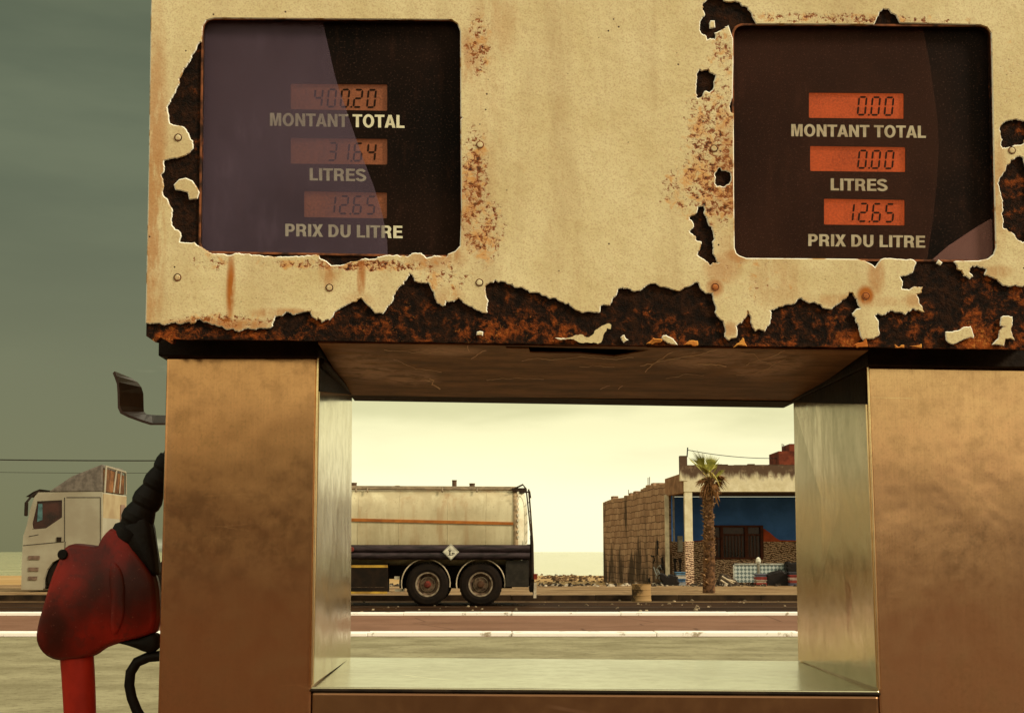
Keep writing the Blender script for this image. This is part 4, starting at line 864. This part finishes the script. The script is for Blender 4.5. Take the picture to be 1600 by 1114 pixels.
# shallow door gap lines
dl = MB()
for (xa, ya, xb, yb) in ((101, 777, 101, 846), (104, 777, 157, 777), (157, 777, 157, 880), (36, 852, 100, 846), (45, 838, 60, 835), (102, 846, 101, 864)):
    dl.tube([C(xa, ya, -.004), C(xb, yb, -.004)], .009, 4)
dl.build('panel_gap', plain('gap_shadow_seal', (.05, .04, .03), .8), lo)
MB().box(tuple(C(88, 846, -.02)), tuple(C(97, 839, .05))).build('door_handle', M_chas, lo)
fair = MB(); fl = [(72, 768), (95, 751), (118, 741), (157, 724), (160, 724), (160, 768)]
fair.hexa([C(76, 768, .05), C(159.5, 768, .05), C(159.5, 725, .12), C(112, 744, .12), C(76, 768, .05) + Vector((0, 2.3, 0)), C(159.5, 768, .05) + Vector((0, 2.3, 0)), C(159.5, 725, .12) + Vector((0, 2.1, 0)), C(112, 744, .12) + Vector((0, 2.1, 0))])
fo_ = fair.build('roof_fairing', plain('fairing_paint', (.17, .14, .11), .5), lo, bevel=.03)
# rear opening of the fairing shows rust-coloured inside
x_ = C(160, 760).x
rr = MB(); z0, z1 = Cz(767), Cz(731)
rr.hexa([(x_ + .006, YC + .2, z0), (x_ + .012, YC + 2.2, z0), (x_ + .012, YC + 2.1, z1 - .1), (x_ + .006, YC + .25, z1), (x_ - .1, YC + .2, z0), (x_ - .1, YC + 2.2, z0), (x_ - .1, YC + 2.1, z1 - .1), (x_ - .1, YC + .25, z1)])
rr.build('fairing_inside', plain('rusty_fairing_inside', (.32, .14, .05), .7, col2=(.1, .04, .015), scale=2), lo)
fr_ = MB(); loop = [Vector((x_ + .03, YC + .12, z0 - .03)), Vector((x_ + .03, YC + .18, z1 + .05)), Vector((x_ + .03, YC + 2.15, z1 + .0)), Vector((x_ + .03, YC + 2.3, z0))]
fr_.tube(loop, .03, 8); fr_.tube([Vector((x_ + .03, YC + 1.0, z0)), Vector((x_ + .03, YC + 1.2, z1))], .03, 6); fr_.tube([Vector((x_ + .03, YC + 1.6, z0)), Vector((x_ + .03, YC + 1.7, z1))], .02, 6); fr_.build('fairing_frame', M_cab, lo)
MB().box((x_ + .002, YC + .06, Cz(900)), (x_ + .03, YC + 2.38, Cz(771))).build('cab_back', M_cabr, lo)
MB().box((x_ + .031, YC + 1.75, Cz(815)), (x_ + .045, YC + 2.2, Cz(785))).build('rear_window', plain('brown_glass', (.2, .06, .02), .3), lo)
MB().box((x_ + .2, YC + .3, Cz(900)), (Cx(300), YC + 2.1, Cz(884))).build('chassis', M_chas, lo)
M_step = plain('step_plastic', (.20, .13, .09), .6)
for k, yy in enumerate((868, 886, 900)):
    MB().box(tuple(C(44, yy + 6, -.02)), tuple(C(64 - k * 2, yy, .1))).build('step', M_step, lo)
MB().box(tuple(C(37, 806, -.35)), tuple(C(45, 784, -.15))).build('mirror', M_chas, lo, bevel=.03)
m = MB(); m.tube([C(42, 784, -.2), C(50, 774, .1), C(62, 768, .3)], .03, 6); m.build('mirror_arm', M_chas, lo)
m = MB(); m.hexa([C(40, 776, .3), C(58, 771, .3), C(62, 764, .3), C(52, 768, .3)] + [C(40, 776, .3) + Vector((0, 1.9, 0)), C(58, 771, .3) + Vector((0, 1.9, 0)), C(62, 764, .3) + Vector((0, 1.9, 0)), C(52, 768, .3) + Vector((0, 1.9, 0))]); m.build('sun_visor', M_chas, lo)
def lwheel(px):
    cc = Vector((Cx(px), YC + .35, .5)); m = MB().lathe(cc, (0, -1, 0), [(0, -.1), (.47, -.1), (.5, -.05), (.5, .2), (.44, .25), (.28, .25), (.27, .15), (0, .15)], 36); wo_ = m.build('wheel', M_tyre, lo)
    MB().lathe(cc, (0, -1, 0), [(.27, .16), (.24, .18), (.2, .1), (.12, .12), (.1, .24), (0, .26)], 28).build('rim', M_rimm, wo_)
    MB().lathe(cc + Vector((0, 1.9, 0)), (0, -1, 0), [(0, -.1), (.5, -.05), (.5, .2), (0, .25)], 28).build('far_tyre', M_tyre, lo)
lwheel(101); lwheel(268)

# ---- power lines and the pole that carries them
pole = empty('utility_pole', (at(372, 862, 60).x, 60, 0)); tag(pole, 'wooden utility pole standing behind the left steel post of the pump', 'utility pole')
px_ = at(372, 862, 60).x
MB().tube([(px_, 60, -.1), (px_, 60, 5.35)], [.14, .10], 12).build('shaft', plain('pole_wood', (.09, .05, .025), .8, scale=6), pole)
MB().box((px_ - .5, 59.9, 4.95), (px_ + .5, 60.08, 5.1)).build('crossarm', plain('arm_wood', (.08, .045, .02), .8), pole)
def wire(name, a, b, sag, r, label):
    pts = [a.lerp(b, i / 20) - ZZ * (sag * 4 * (i / 20) * (1 - i / 20)) for i in range(21)]
    tag(MB().tube(pts, r, 5).build(name, M_wire), label, 'wire')
M_wire = plain('wire_metal', (.03, .03, .025), .6)
wire('power_line', at(-400, 708, 60), at(372, 719, 60), .12, .026, 'upper dark power line crossing the sky above the lorry cab')
wire('power_line', at(-400, 728, 60), at(372, 738, 60), .12, .010, 'thin lower power line just above the lorry roof fairing')

# ================================================================== ROADSIDE BUILDING
bd = empty('roadside_building', (6.5, 52, .1)); tag(bd, 'abandoned block building with blue painted porch and tiled dado beside the beach', 'building')
def B(px, py, y): return at(px, py, y)
def block_mat():
    g = G('rough_block_masonry'); b = g.t.nodes.new('ShaderNodeTexBrick'); x, y, z = g.sep()
    n0 = g.noise(1.2, 4, .6); 
    cmb = g.t.nodes.new('ShaderNodeCombineXYZ'); g.l(g.math('ADD', y, g.math('MULTIPLY', n0, .06)), cmb.inputs[0]); g.l(g.math('ADD', z, g.math('MULTIPLY', n0, .22)), cmb.inputs[1]); g.l(cmb.outputs[0], b.inputs['Vector'])
    b.inputs['Scale'].default_value = 1; b.inputs['Brick Width'].default_value = .62; b.inputs['Row Height'].default_value = .23; b.inputs['Mortar Size'].default_value = .012; b.inputs['Mortar Smooth'].default_value = .4
    b.inputs['Color1'].default_value = (.46, .30, .18, 1); b.inputs['Color2'].default_value = (.33, .20, .115, 1); b.inputs['Mortar'].default_value = (.07, .032, .014, 1)
    n = g.noise(2.5, 6, .65); gr = g.noise(1.1, 5, .6, g.coord((1, 1, .3)))
    c = g.mix(g.math('MULTIPLY', g.step(n, .45, .7), .5), b.outputs['Color'], (.12, .06, .028))
    low = g.step(z, 2.0, .2); c = g.mix(g.math('MULTIPLY', g.step(g.math('ADD', gr, g.math('MULTIPLY', low, .16)), .55, .68), .85), c, (.03, .018, .009))
    g.bump(g.math('ADD', g.math('MULTIPLY', b.outputs['Fac'], -1.), g.math('MULTIPLY', n, .7)), .9, .05); return g.fin(c, .9, 0, .2)
M_block = block_mat()
def stain_wall():
    g = G('stained_lime_render'); x, y, z = g.sep(); n = g.noise(3.5, 6, .7); st = g.noise(4, 5, .6, g.coord((1, 1, .22)))
    c = g.mix(g.step(n, .35, .7), (.62, .55, .34), (.78, .72, .5))
    zz = g.math('ADD', g.math('MULTIPLY', z, 1.0), g.math('MULTIPLY', st, -.9)); c = g.mix(g.step(zz, 3.02, 3.28), c, (.10, .06, .035)); c = g.mix(g.math('MULTIPLY', g.step(n, .52, .66), g.step(z, 3.3, 3.6, 0, .8)), c, (.22, .15, .09))
    c = g.mix(g.math('MULTIPLY', g.step(st, .62, .72), .4), c, (.2, .12, .06)); g.bump(n, .4, .02); return g.fin(c, .85, 0, .2)
M_lime = stain_wall()
def tile_mat():
    g = G('mosaic_tiles'); v = g.coord((12, 12, 12), rot=(0, .6, 0)); vo = g.voro(1.6, v, 'F1', 'Distance'); wv = g.t.nodes.new('ShaderNodeTexWave'); wv.wave_type = 'BANDS'; wv.bands_direction = 'DIAGONAL'; wv.inputs['Scale'].default_value = .55; wv.inputs['Distortion'].default_value = 6; g.l(v, wv.inputs['Vector'])
    k = g.step(g.math('ADD', g.math('MULTIPLY', wv.outputs['Fac'], .6), vo), .66, .90)
    c = g.mix(k, (.78, .56, .36), (.12, .05, .025)); return g.fin(c, .5, 0, .2)
M_tile = tile_mat()
M_blue = plain('faded_blue_paint', (.09, .27, .82), .8, col2=(.06, .19, .62), scale=1.4, spec=.1)
YF = 48.0
zG = .12
zbeam0, zbeam1 = B(1160, 768, YF).z, B(1160, 727, YF).z
xc0, xc1 = B(1070, 0, YF).x, B(1083, 0, YF).x
xR = 10.6
# side block wall, running back towards the beach, with a broken top edge
pA, pB = B(943, 905, 61.5), B(1041, 910, 50.2)
sw = MB(); dv = Vector((pA.x - pB.x, pA.y - pB.y, 0)); Ls = dv.length; dv.normalize(); nx = Vector((-dv.y, dv.x, 0)); nx = nx if nx.x > 0 else -nx
segs = 26; r5 = random.Random(5)
for i in range(segs):
    t0, t1 = i / segs, (i + 1) / segs; a_ = Vector((pB.x, pB.y, 0)) + dv * (Ls * t0); b_ = Vector((pB.x, pB.y, 0)) + dv * (Ls * t1)
    za = B(1041, 756, 50.2).z; zb_ = B(943, 786, 61.5).z; tt = (t0 + t1) / 2; h_ = za + (zb_ - za) * tt + .05 * math.sin(tt * 9) + r5.choice([0, 0, 0, .0, .0, .07, .12])
    sw.hexa([a_ + ZZ * -.2, b_ + ZZ * -.2, b_ + ZZ * h_, a_ + ZZ * h_, a_ + nx * .22 + ZZ * -.2, b_ + nx * .22 + ZZ * -.2, b_ + nx * .22 + ZZ * h_, a_ + nx * .22 + ZZ * h_])
side_wall = sw.build('side_wall', M_block, bd)
# far side / back wall and roof slab to close the volume
bp = Vector((pA.x, pA.y, 0)); MB().box((bp.x + .3, bp.y - .2, -.1), (xR + 2, bp.y, 3.0)).build('back_wall', M_block, bd)
MB().box((xR + 1.8, YF + .3, -.1), (xR + 2, bp.y - .2, 3.1)).build('end_wall', M_block, bd)
YB = 52.6
MB().hexa([(xc0 + .05, YF + .22, zbeam0 + .02), (xR + 2, YF + .22, zbeam0 + .02), (xR + 2, YF + .22, zbeam0 + .2), (xc0 + .05, YF + .22, zbeam0 + .2), (pB.x + .25, YB + .3, zbeam0 + .02), (xR + 2, YB + .3, zbeam0 + .02), (xR + 2, YB + .3, zbeam0 + .2), (pB.x + .25, YB + .3, zbeam0 + .2)]).build('roof', plain('roof_slab', (.12, .085, .06), .9), bd)
# front pier with tiled lower part, fascia
ztile = B(1100, 845, YF).z
MB().box((xc0 + .02, YF + .01, ztile), (xc1, YF + .28, zbeam0)).build('pier', M_lime, bd)
MB().box((xc0 + .02, YF, zG - .05), (xc1 + .02, YF + .29, ztile)).build('pier_tiling', M_tile, bd)
MB().box((xc0, YF - .01, zbeam0), (xR + 2, YF + .2, zbeam1)).build('fascia', M_lime, bd)
cp = MB(); x = xc0
while x < xR + 2:
    w_ = r5.uniform(.15, .5); cp.box((x, YF + .0, zbeam1), (x + w_, YF + .18, zbeam1 + r5.uniform(.01, .05))); x += w_
cp.build('coping', plain('crumbled_coping', (.09, .055, .03), .9), bd)
# corner stub on the roof with mast
MB().box((xc0 - .12, YF - .03, zbeam0 + .35), (xc0 + .12, YF + .25, B(0, 712, YF).z)).build('corner_stub', M_lime, bd)
# side beam between pier and wall
a_, b_ = Vector((xc0 + .0, YF + .1, 0)), Vector((pB.x, pB.y, 0)); zb0_, zb1_ = zbeam0 - .03, zbeam0 + .5
off_ = Vector((.2, .05, 0)); p_ = [a_ + ZZ * zb0_, b_ + ZZ * (zb0_ - .02), b_ + ZZ * (zb1_ + .02), a_ + ZZ * (zb1_ + .12)]
MB().hexa(p_ + [q + off_ for q in p_]).build('side_beam', plain('brown_render', (.34, .2, .11), .85, col2=(.2, .11, .06), scale=3, bump=.4), bd)
MB().box((pB.x - .03, pB.y - .22, 0), (pB.x + .1, pB.y - .04, zb0_)).build('jamb', plain('white_jamb', (.66, .6, .42), .8, scale=3), bd)
# porch back wall: blue over tiles
xb0 = B(1041, 0, YB).x - .5; xb1 = xR + 1.6; zt2 = B(1100, 846, YB).z
wx0, wx1, wz0, wz1 = B(1115, 0, YB).x, B(1190, 0, YB).x, B(0, 872, YB).z, B(0, 822, YB).z
m = MB(); m.box((xb0, YB, zt2), (wx0, YB + .15, zbeam0)); m.box((wx1, YB, zt2), (xb1, YB + .15, zbeam0)); m.box((wx0, YB, wz1), (wx1, YB + .15, zbeam0)); m.build('porch_wall', M_blue, bd)
m = MB(); m.box((xb0, YB - .01, zG - .1), (wx0, YB + .15, zt2)); m.box((wx1, YB - .01, zG - .1), (xb1, YB + .15, zt2)); m.box((wx0, YB - .01, zG - .1), (wx1, YB + .15, wz0)); m.build('tiled_dado', M_tile, bd)
WF = Frame((0, YB - .004, 0), (1, 0, 0), (0, 1, 0))
m = MB(); vs, fs, _ = psheet([[(1190.5, 826), (1194, 826), (1203, 832), (1212, 840), (1218, 843.5), (1245, 844), (1245, 846.5), (1190.5, 846.5)]], WF, .003); m.add(vs, fs, 0)
part_on(m, 'red_paint_patch', [plain('red_orange_paint', (.62, .12, .05), .8, scale=2)], bd, WF)
m = MB(); vs, fs, _ = psheet([[(1083, 845), (1100, 843.6), (1115, 845), (1115, 847), (1083, 847)]], WF, .003); m.add(vs, fs, 0); part_on(m, 'red_paint_strip', [plain('red_strip', (.36, .07, .03), .8)], bd, WF)
# window
wf = MB(); M_wood = plain('red_brown_wood', (.12, .035, .016), .6, scale=8)
def bar(x0, x1, y0, y1, d=.06):
    a_, b_ = B(x0, y1, YB), B(x1, y0, YB); wf.box((a_.x, YB - d, a_.z), (b_.x, YB + .08, b_.z))
for b4 in ((1112, 1192, 820.5, 823.5), (1112, 1192, 870.5, 873.5), (1112, 1116, 823.5, 870.5), (1188.5, 1192, 823.5, 870.5), (1126, 1129.5, 823.5, 870.5), (1164, 1168.5, 823.5, 870.5), (1129.5, 1164, 834, 836.5), (1168.5, 1188.5, 834, 836.5), (1116, 1126, 840, 842)): bar(*b4)
win = wf.build('window', M_wood, bd)
MB().box((wx0, YB + .09, wz0), (wx1, YB + .11, wz1)).build('pane', M_glass, win)
gb = MB()
for px in (1134, 1139, 1144, 1149, 1154, 1159, 1173, 1178, 1183, 1121):
    p0_, p1_ = B(px, 870, YB), B(px, 837, YB); gb.tube([(p0_.x, YB - .02, p0_.z), (p0_.x, YB - .02, p1_.z)], .012, 5)
gb.build('window_bars', plain('rusty_bars', (.16, .06, .025), .7), win)
# side inner wall of the porch
q0, q1 = Vector((pB.x + .24, pB.y - .05, 0)), Vector((xb0 + .5, YB, 0))
MB().hexa([q0 + ZZ * zt2, q1 + ZZ * zt2, q1 + ZZ * zbeam0, q0 + ZZ * zbeam0] + [q + Vector((-.04, 0, 0)) for q in (q0 + ZZ * zt2, q1 + ZZ * zt2, q1 + ZZ * zbeam0, q0 + ZZ * zbeam0)]).build('porch_side_wall', M_blue, bd)
MB().box((B(1054, 0, 50.5).x - .05, 50.9, ztile), (B(1057, 0, 50.5).x, 51, zbeam0)).build('drain_pipe', plain('white_pipe', (.5, .5, .42), .6), bd)
MB().box(tuple(B(1059, 862, 51)), tuple(B(1066, 837, 51.1))).build('meter_box', plain('meter_metal', (.4, .38, .3), .5), bd)
# roof block: red brick stair head, rebar, mast, wire
rb_ = MB(); rb_.box((B(1217, 0, 51).x, 50.6, zbeam1 - .4), (xR, 52.5, B(0, 706, 51).z)); rb_.box((B(1236, 0, 51).x, 50.8, B(0, 706, 51).z), (xR, 52.3, B(0, 694, 51).z)); rb_.build('roof_hut', plain('red_brick', (.22, .05, .022), .85, col2=(.09, .02, .01), scale=3), bd)
M_rebar = plain('rebar_steel', (.1, .06, .04), .7)
for (px, ya, yb, yy) in ((1222, 706, 693, 51), (1224.5, 706, 694, 51), (1012.5, 762, 746, 53.5), (1015, 762, 745, 53.5), (982, 772, 765, 57)): MB().tube([B(px, ya, yy), B(px, yb, yy)], .015, 5).build('rebar', M_rebar, bd)
MB().tube([B(1073.5, 714, YF + .1), B(1074.5, 699, YF + .1)], .02, 6).build('mast', M_wire, bd)
wire('aerial_cable', B(1074.5, 703, YF + .1), B(1216, 716, 51), .08, .012, 'thin cable sagging from the corner mast across the building roof')
# graffiti scribble on the side wall
r6 = random.Random(11); wp = lambda px, py: hit(px, py, Vector((pB.x, pB.y, 0)) - nx * .004, nx)
gf = MB()
for (cx_, cy_, k) in ((1022, 862, 0), (1031, 858, 0), (1026, 880, 1), (1034, 884, 0), (1020, 896, 0), (1030, 898, 1), (1037, 866, 0)):
    pts = []; x, y = cx_ - 4, cy_ + 6
    for i in range(9): pts.append(wp(x, y)); x += r6.uniform(-1.5, 3.2); y += r6.uniform(-10, 10) * (.8 if i % 2 else 1)
    gf.tube(pts, .03, 5, k)
gf.build('graffiti', [plain('black_spray', (.015, .012, .01), .7), plain('pale_spray', (.42, .42, .38), .7)], side_wall)

# ---- low lattice panel in front of the porch
lp_ = empty('lattice_panel', (B(1190, 0, 47.4).x, 47.4, .12)); tag(lp_, 'pale blue lattice panel standing in front of the tiled porch wall', 'panel')
def lat_mat():
    g = G('pale_blue_lattice'); v = g.coord((9, 9, 9), rot=(0, .785, 0)); b = g.t.nodes.new('ShaderNodeTexChecker'); b.inputs['Scale'].default_value = 1.3; g.l(v, b.inputs['Vector'])
    c = g.mix(b.outputs['Fac'], (.5, .55, .5), (.13, .17, .16)); return g.fin(c, .7, 0, .3)
YL = 47.4
MB().box((B(1146, 0, YL).x, YL, .2), (B(1233, 0, YL).x, YL + .05, B(0, 882, YL).z)).build('panel', lat_mat(), lp_)
m = MB(); m.box((B(1145, 0, YL).x, YL - .02, .12), (B(1147, 0, YL).x, YL + .07, B(0, 881, YL).z + .02)); m.box((B(1145, 0, YL).x, YL - .02, B(0, 882.5, YL).z), (B(1233, 0, YL).x, YL + .07, B(0, 881, YL).z + .02)); m.build('frame', plain('pale_frame', (.5, .5, .42), .7), lp_)
po = empty('bollard_lamp', (B(1184.5, 0, 46.9).x, 46.9, .12)); tag(po, 'slim white-topped post standing before the lattice panel', 'post')
xx = B(1184.5, 0, 46.9).x
MB().tube([(xx, 46.9, .12), (xx, 46.9, B(0, 880, 46.9).z)], .045, 10).build('shaft', plain('grey_post', (.3, .27, .2), .6), po)
MB().lathe((xx, 46.9, B(0, 880, 46.9).z), (0, 0, 1), [(0, 0), (.06, 0), (.085, .06), (.07, .15), (.02, .2), (0, .2)], 12).build('lamp_globe', plain('white_globe', (.8, .78, .62), .4), po)

# ---- junk along the porch: crates, bundles, bags
def crate(name, px0, px1, py0, y, cols, label, cat, depth=.5):
    x0_, x1_ = B(px0, 0, y).x, B(px1, 0, y).x; z1_ = B(0, py0, y).z; root = empty(name, ((x0_ + x1_) / 2, y, .12)); tag(root, label, cat)
    nl = len(cols); h_ = (z1_ - .12) / nl
    for i, c_ in enumerate(cols):
        m = MB(); ins = .012 * (i % 2); m.box((x0_ + ins, y + ins, .122 + i * h_), (x1_ - ins, y + depth - ins, .12 + (i + 1) * h_ - .01))
        m.box((x0_ - .012, y - .012, .12 + (i + 1) * h_ - .035), (x1_ + .012, y + depth + .012, .12 + (i + 1) * h_ - .012)); m.build('crate_layer', plain(name + '_paint', c_, .6, scale=9, lo=.3, hi=.6), root, bevel=.006)
    return root
crate('drinks_crate', 1056, 1071, 893, 46.4, [(.30, .32, .34), (.07, .14, .26), (.5, .46, .38), (.10, .2, .32)], 'blue and white crates stacked at the foot of the tiled pier', 'crates')
crate('drinks_crate', 1181, 1197, 896, 46.2, [(.3, .06, .04), (.45, .35, .26), (.28, .05, .04), (.12, .12, .16)], 'red and white crates stacked in front of the lattice panel', 'crates')
crate('drinks_crate', 1233, 1250, 893, 46.0, [(.10, .1, .14), (.34, .07, .05), (.4, .3, .24), (.3, .05, .04), (.05, .05, .06)], 'tall red and grey crate stack beside the right inner wall of the pump', 'crates')
def lump(name, pts_px, y, depth, mat, label, cat, z0=.121):
    vs_ = []; r7 = random.Random(len(label)); fr = Frame((0, y + depth / 2, 0), (1, 0, 0), (0, 1, 0))
    vs, fs, _ = psheet([jag(pts_px, 2.5, .12, r7)], fr, depth / 2 * .8, .04); o = MB().add(vs, fs).build(name, mat); place(o, fr.M); return tag(o, label, cat)
M_bag = plain('black_plastic', (.014, .010, .008), .45, scale=6, bump=.5, bd=.03)
lump('rubbish_bag', [(1033, 916.5), (1036, 908), (1031, 898), (1034, 897), (1040, 902), (1050, 899), (1056, 902), (1057, 916.5)], 46.3, .6, M_bag, 'slumped black rubbish bag left of the blue crates', 'bag')
lump('tarpaulin', [(1197, 917), (1197, 899), (1205, 896), (1222, 895), (1233, 897), (1234, 917)], 46.25, .8, M_bag, 'black tarpaulin heap between the red crate stacks', 'tarpaulin')
lump('speaker_box', [(1230, 895), (1230, 879), (1248, 879), (1248, 895)], 46.9, .5, M_bag, 'dark box raised behind the tall red crate stack', 'box')
lump('plank_pile', [(1122, 917), (1124, 908), (1128, 898), (1131, 899), (1140, 906), (1150, 911), (1152, 917)], 46.6, .6, plain('grey_planks', (.10, .07, .045), .8, col2=(.02, .014, .01), scale=8), 'heap of broken grey boards between the palm and the lattice panel', 'boards')
for i, (a_, b_) in enumerate([((1128, 900), (1147, 912)), ((1130, 903), (1149, 909)), ((1126, 906), (1140, 915))]):
    tag(MB().tube([B(*a_, 46.5), B(*b_, 46.4)], .03, 4, smooth=False).build('loose_board', plain('pale_board', (.55, .45, .3), .7)), ['upper pale board sloping on the board heap', 'middle pale board sloping on the board heap', 'lowest pale board sloping on the board heap'][i], 'board', 'loose pale boards by the palm')
for i, (px, w_, t_) in enumerate(((1046, 3, 874), (1054.5, 3, 872), (1062.5, 3, 873))):   # slim dark chair-like posts behind the opening
    x = B(px, 0, 50.6).x; z_ = B(0, t_, 50.6).z; m = MB(); m.box((x - .03, 50.6, .1), (x + .03, 50.65, z_)); m.box((x - .05, 50.55, z_ - .12), (x + .05, 50.7, z_))
    tag(m.build('gas_bottle_post', M_bag), ['leftmost dark post inside the side opening of the porch', 'middle dark post inside the side opening of the porch', 'rightmost dark post inside the side opening of the porch'][i], 'post', 'dark posts in the porch opening')
# drum at the kerb
xd = B(1003, 0, 35.2).x; dr = empty('oil_drum', (xd, 35.45, 0)); tag(dr, 'squat tan drum standing at the pavement kerb', 'drum')
hd_ = B(0, 912.5, 35.2).z
MB().lathe((xd, 35.45, 0.001), (0, 0, 1), [(0, 0), (.235, 0), (.24, .02), (.228, .05), (.228, hd_ * .32), (.24, hd_ * .35), (.228, hd_ * .38), (.228, hd_ * .66), (.24, hd_ * .69), (.228, hd_ * .72), (.228, hd_ - .02), (.238, hd_), (.22, hd_), (.21, hd_ - .06), (0, hd_ - .06)], 28).build('shell', plain('tan_drum', (.36, .22, .09), .7, col2=(.06, .035, .015), scale=3.5, lo=.4, hi=.55), dr)

# ---- palm tree
YP = 38.0
pal = empty('palm_tree', (B(1108, 925, YP).x, YP, .12)); tag(pal, 'short fan palm with shaggy trunk growing at the pavement edge', 'palm tree')
def PP(px, py, dy=0): return at(px, py, YP + dy)
base_ = PP(1107.5, 925); base_.z = .1
cl_ = [base_, PP(1108, 880), PP(1107.5, 830), PP(1107, 790), PP(1108, 755), PP(1109, 745)]
rad = [.16, .155, .132, .115, .10, .055]
tr_ = MB().tube(cl_, rad, 14, 0); r8 = random.Random(21)
M_bark = plain('palm_bark', (.20, .10, .045), .9, col2=(.045, .022, .010), scale=9, bump=.8, bd=.03)
M_boot = plain('palm_boot_scale', (.38, .22, .10), .85, col2=(.09, .045, .02), scale=14)
def along(t_):
    k = t_ * (len(cl_) - 1); i = min(int(k), len(cl_) - 2); f__ = k - i; return cl_[i].lerp(cl_[i + 1], f__), rad[i] * (1 - f__) + rad[i + 1] * f__
for i in range(620):       # broken frond bases
    t_ = r8.random() ** .75 * .93; p, r = along(t_); a = r8.uniform(0, 2 * math.pi); d = Vector((math.cos(a), math.sin(a), 0)); tt = Vector((-d.y, d.x, 0))
    if t_ < .2 and r8.random() < .6: continue
    s = r8.uniform(.04, .085) * (1 if r8.random() < .85 else 1.5); up = Vector((0, 0, r8.uniform(.4, 1.2))) + tt * r8.uniform(-.5, .5); tip = p + d * (r + s * r8.uniform(.4, 1.0)) + up * s
    q = p + d * (r - .01); tr_.add([q - tt * s * .5, q + tt * s * .5, q + Vector((0, 0, s * .6)), tip], [(0, 1, 3), (1, 2, 3), (2, 0, 3), (0, 2, 1)], 1)
tr_.build('trunk', [M_bark, M_boot], pal)
M_leafg = plain('palm_leaf_green', (.40, .37, .07), .55, col2=(.2, .2, .035), scale=6)
M_leafy = plain('palm_leaf_yellow', (.5, .4, .10), .6, col2=(.3, .22, .05), scale=6)
M_dry = plain('palm_leaf_dry', (.34, .17, .06), .8, col2=(.16, .07, .025), scale=6)
cr_ = MB(); hub = PP(1109, 750)
def fan(d, L1, L2, spread, nseg, mat, droop=.25):
    d = d.normalized(); side_ = d.cross(Vector((0, 0, 1)))
    if side_.length < .2: side_ = Vector((1, 0, 0))
    side_.normalize(); nrm = side_.cross(d).normalized(); roll = r8.uniform(-.9, .9); side_ = (side_ * math.cos(roll) + nrm * math.sin(roll)).normalized(); nrm = d.cross(side_)
    p1 = hub + d * L1; cr_.tube([hub + d * .02, p1], [.014, .010], 5, 1)
    for i in range(nseg):
        a = math.radians(-spread / 2 + spread * i / (nseg - 1)); dd = (d * math.cos(a) + side_ * math.sin(a)).normalized(); l = L2 * (1 - .25 * abs(a)) * r8.uniform(.82, 1.05)
        w0 = .016; per = dd.cross(nrm).normalized() * w0; mid = p1 + dd * l * .55; tip = p1 + dd * l + Vector((0, 0, -droop * l * r8.uniform(.3, 1)))
        cr_.add([p1, mid - per + nrm * .006, mid + per + nrm * .006, tip, mid - nrm * .01], [(0, 1, 4), (0, 4, 2), (1, 3, 4), (4, 3, 2)], mat)
for (tx, ty, dy, sp_, mt) in [(1090, 712, -.1, 60, 0), (1084, 722, .2, 50, 0), (1112, 716, 0, 55, 0), (1120, 728, -.25, 80, 0), (1128, 738, .2, 90, 0), (1098, 728, -.4, 80, 0), (1105, 722, .45, 80, 0), (1124, 750, -.1, 90, 0), (1097, 748, .1, 60, 1), (1114, 738, -.5, 100, 1), (1133, 746, -.2, 80, 2), (1128, 757, .15, 80, 2), (1092, 752, -.2, 60, 2), (1118, 760, -.2, 60, 2)]:
    t_ = PP(tx, ty, dy); d = t_ - hub; L_ = d.length
    fan(d, L_ * .42, L_ * .95, sp_, 13, mt, .12 if mt == 0 else .6)
for i in range(46):       # hanging dry skirt
    a = r8.uniform(0, 2 * math.pi); d = Vector((math.cos(a), math.sin(a), 0)); p = PP(1108.5, r8.uniform(752, 770)); q = p + d * .1; e_ = q + d * r8.uniform(.05, .28) - ZZ * r8.uniform(.1, .45); tt = Vector((-d.y, d.x, 0)) * .02
    cr_.add([q - tt, q + tt, e_, (q + e_) / 2 + d * .05], [(0, 1, 3), (0, 3, 2), (3, 1, 2)], 2)
cr_.build('crown', [M_leafg, M_leafy, M_dry], pal)

# ---- beach and kerbside rubble
def rubble(name, n, fx, mat, smin, smax, seed):
    rr_ = random.Random(seed); m = MB()
    for i in range(n):
        x, y, z = fx(rr_); s = rr_.uniform(smin, smax); vs = []
        for a in range(6):
            for b in (0, 1): vs.append((x + math.cos(a * 1.047 + b * .4) * s * rr_.uniform(.5, 1) * (1.2 - b * .5), y + math.sin(a * 1.047) * s * rr_.uniform(.5, 1) * (1.2 - b * .5), z + b * s * rr_.uniform(.3, .9)))
        fs = [(2 * a, 2 * ((a + 1) % 6), 2 * ((a + 1) % 6) + 1, 2 * a + 1) for a in range(6)] + [tuple(2 * a + 1 for a in range(6))]
        m.add(vs, fs)
    o = m.build(name, mat); o['kind'] = 'stuff'; return o
M_rub2 = plain('dark_rocks', (.22, .13, .06), .9, col2=(.05, .03, .014), scale=1.5)
tag(rubble('rubble', 420, lambda r: (r.gauss(2.6, 1.3), r.uniform(50, 78), -.12 if r.random() < .8 else -.05), M_rub2, .03, .12, 2), 'dark stones strewn over the sand')
tag(rubble('debris', 380, lambda r: (r.uniform(-4, 11), r.uniform(45.2, 47.3), .11), plain('mixed_litter', (.5, .42, .3), .8, col2=(.03, .02, .012), scale=3, lo=.5, hi=.62), .02, .12, 4), 'litter and chips along the wall foot')
tag(rubble('litter', 150, lambda r: (r.uniform(-6, 10), r.uniform(28.5, 35.8), .0), plain('road_litter', (.4, .3, .18), .8, col2=(.04, .025, .012), scale=3), .01, .05, 6), 'gravel chips scattered on the dark road')
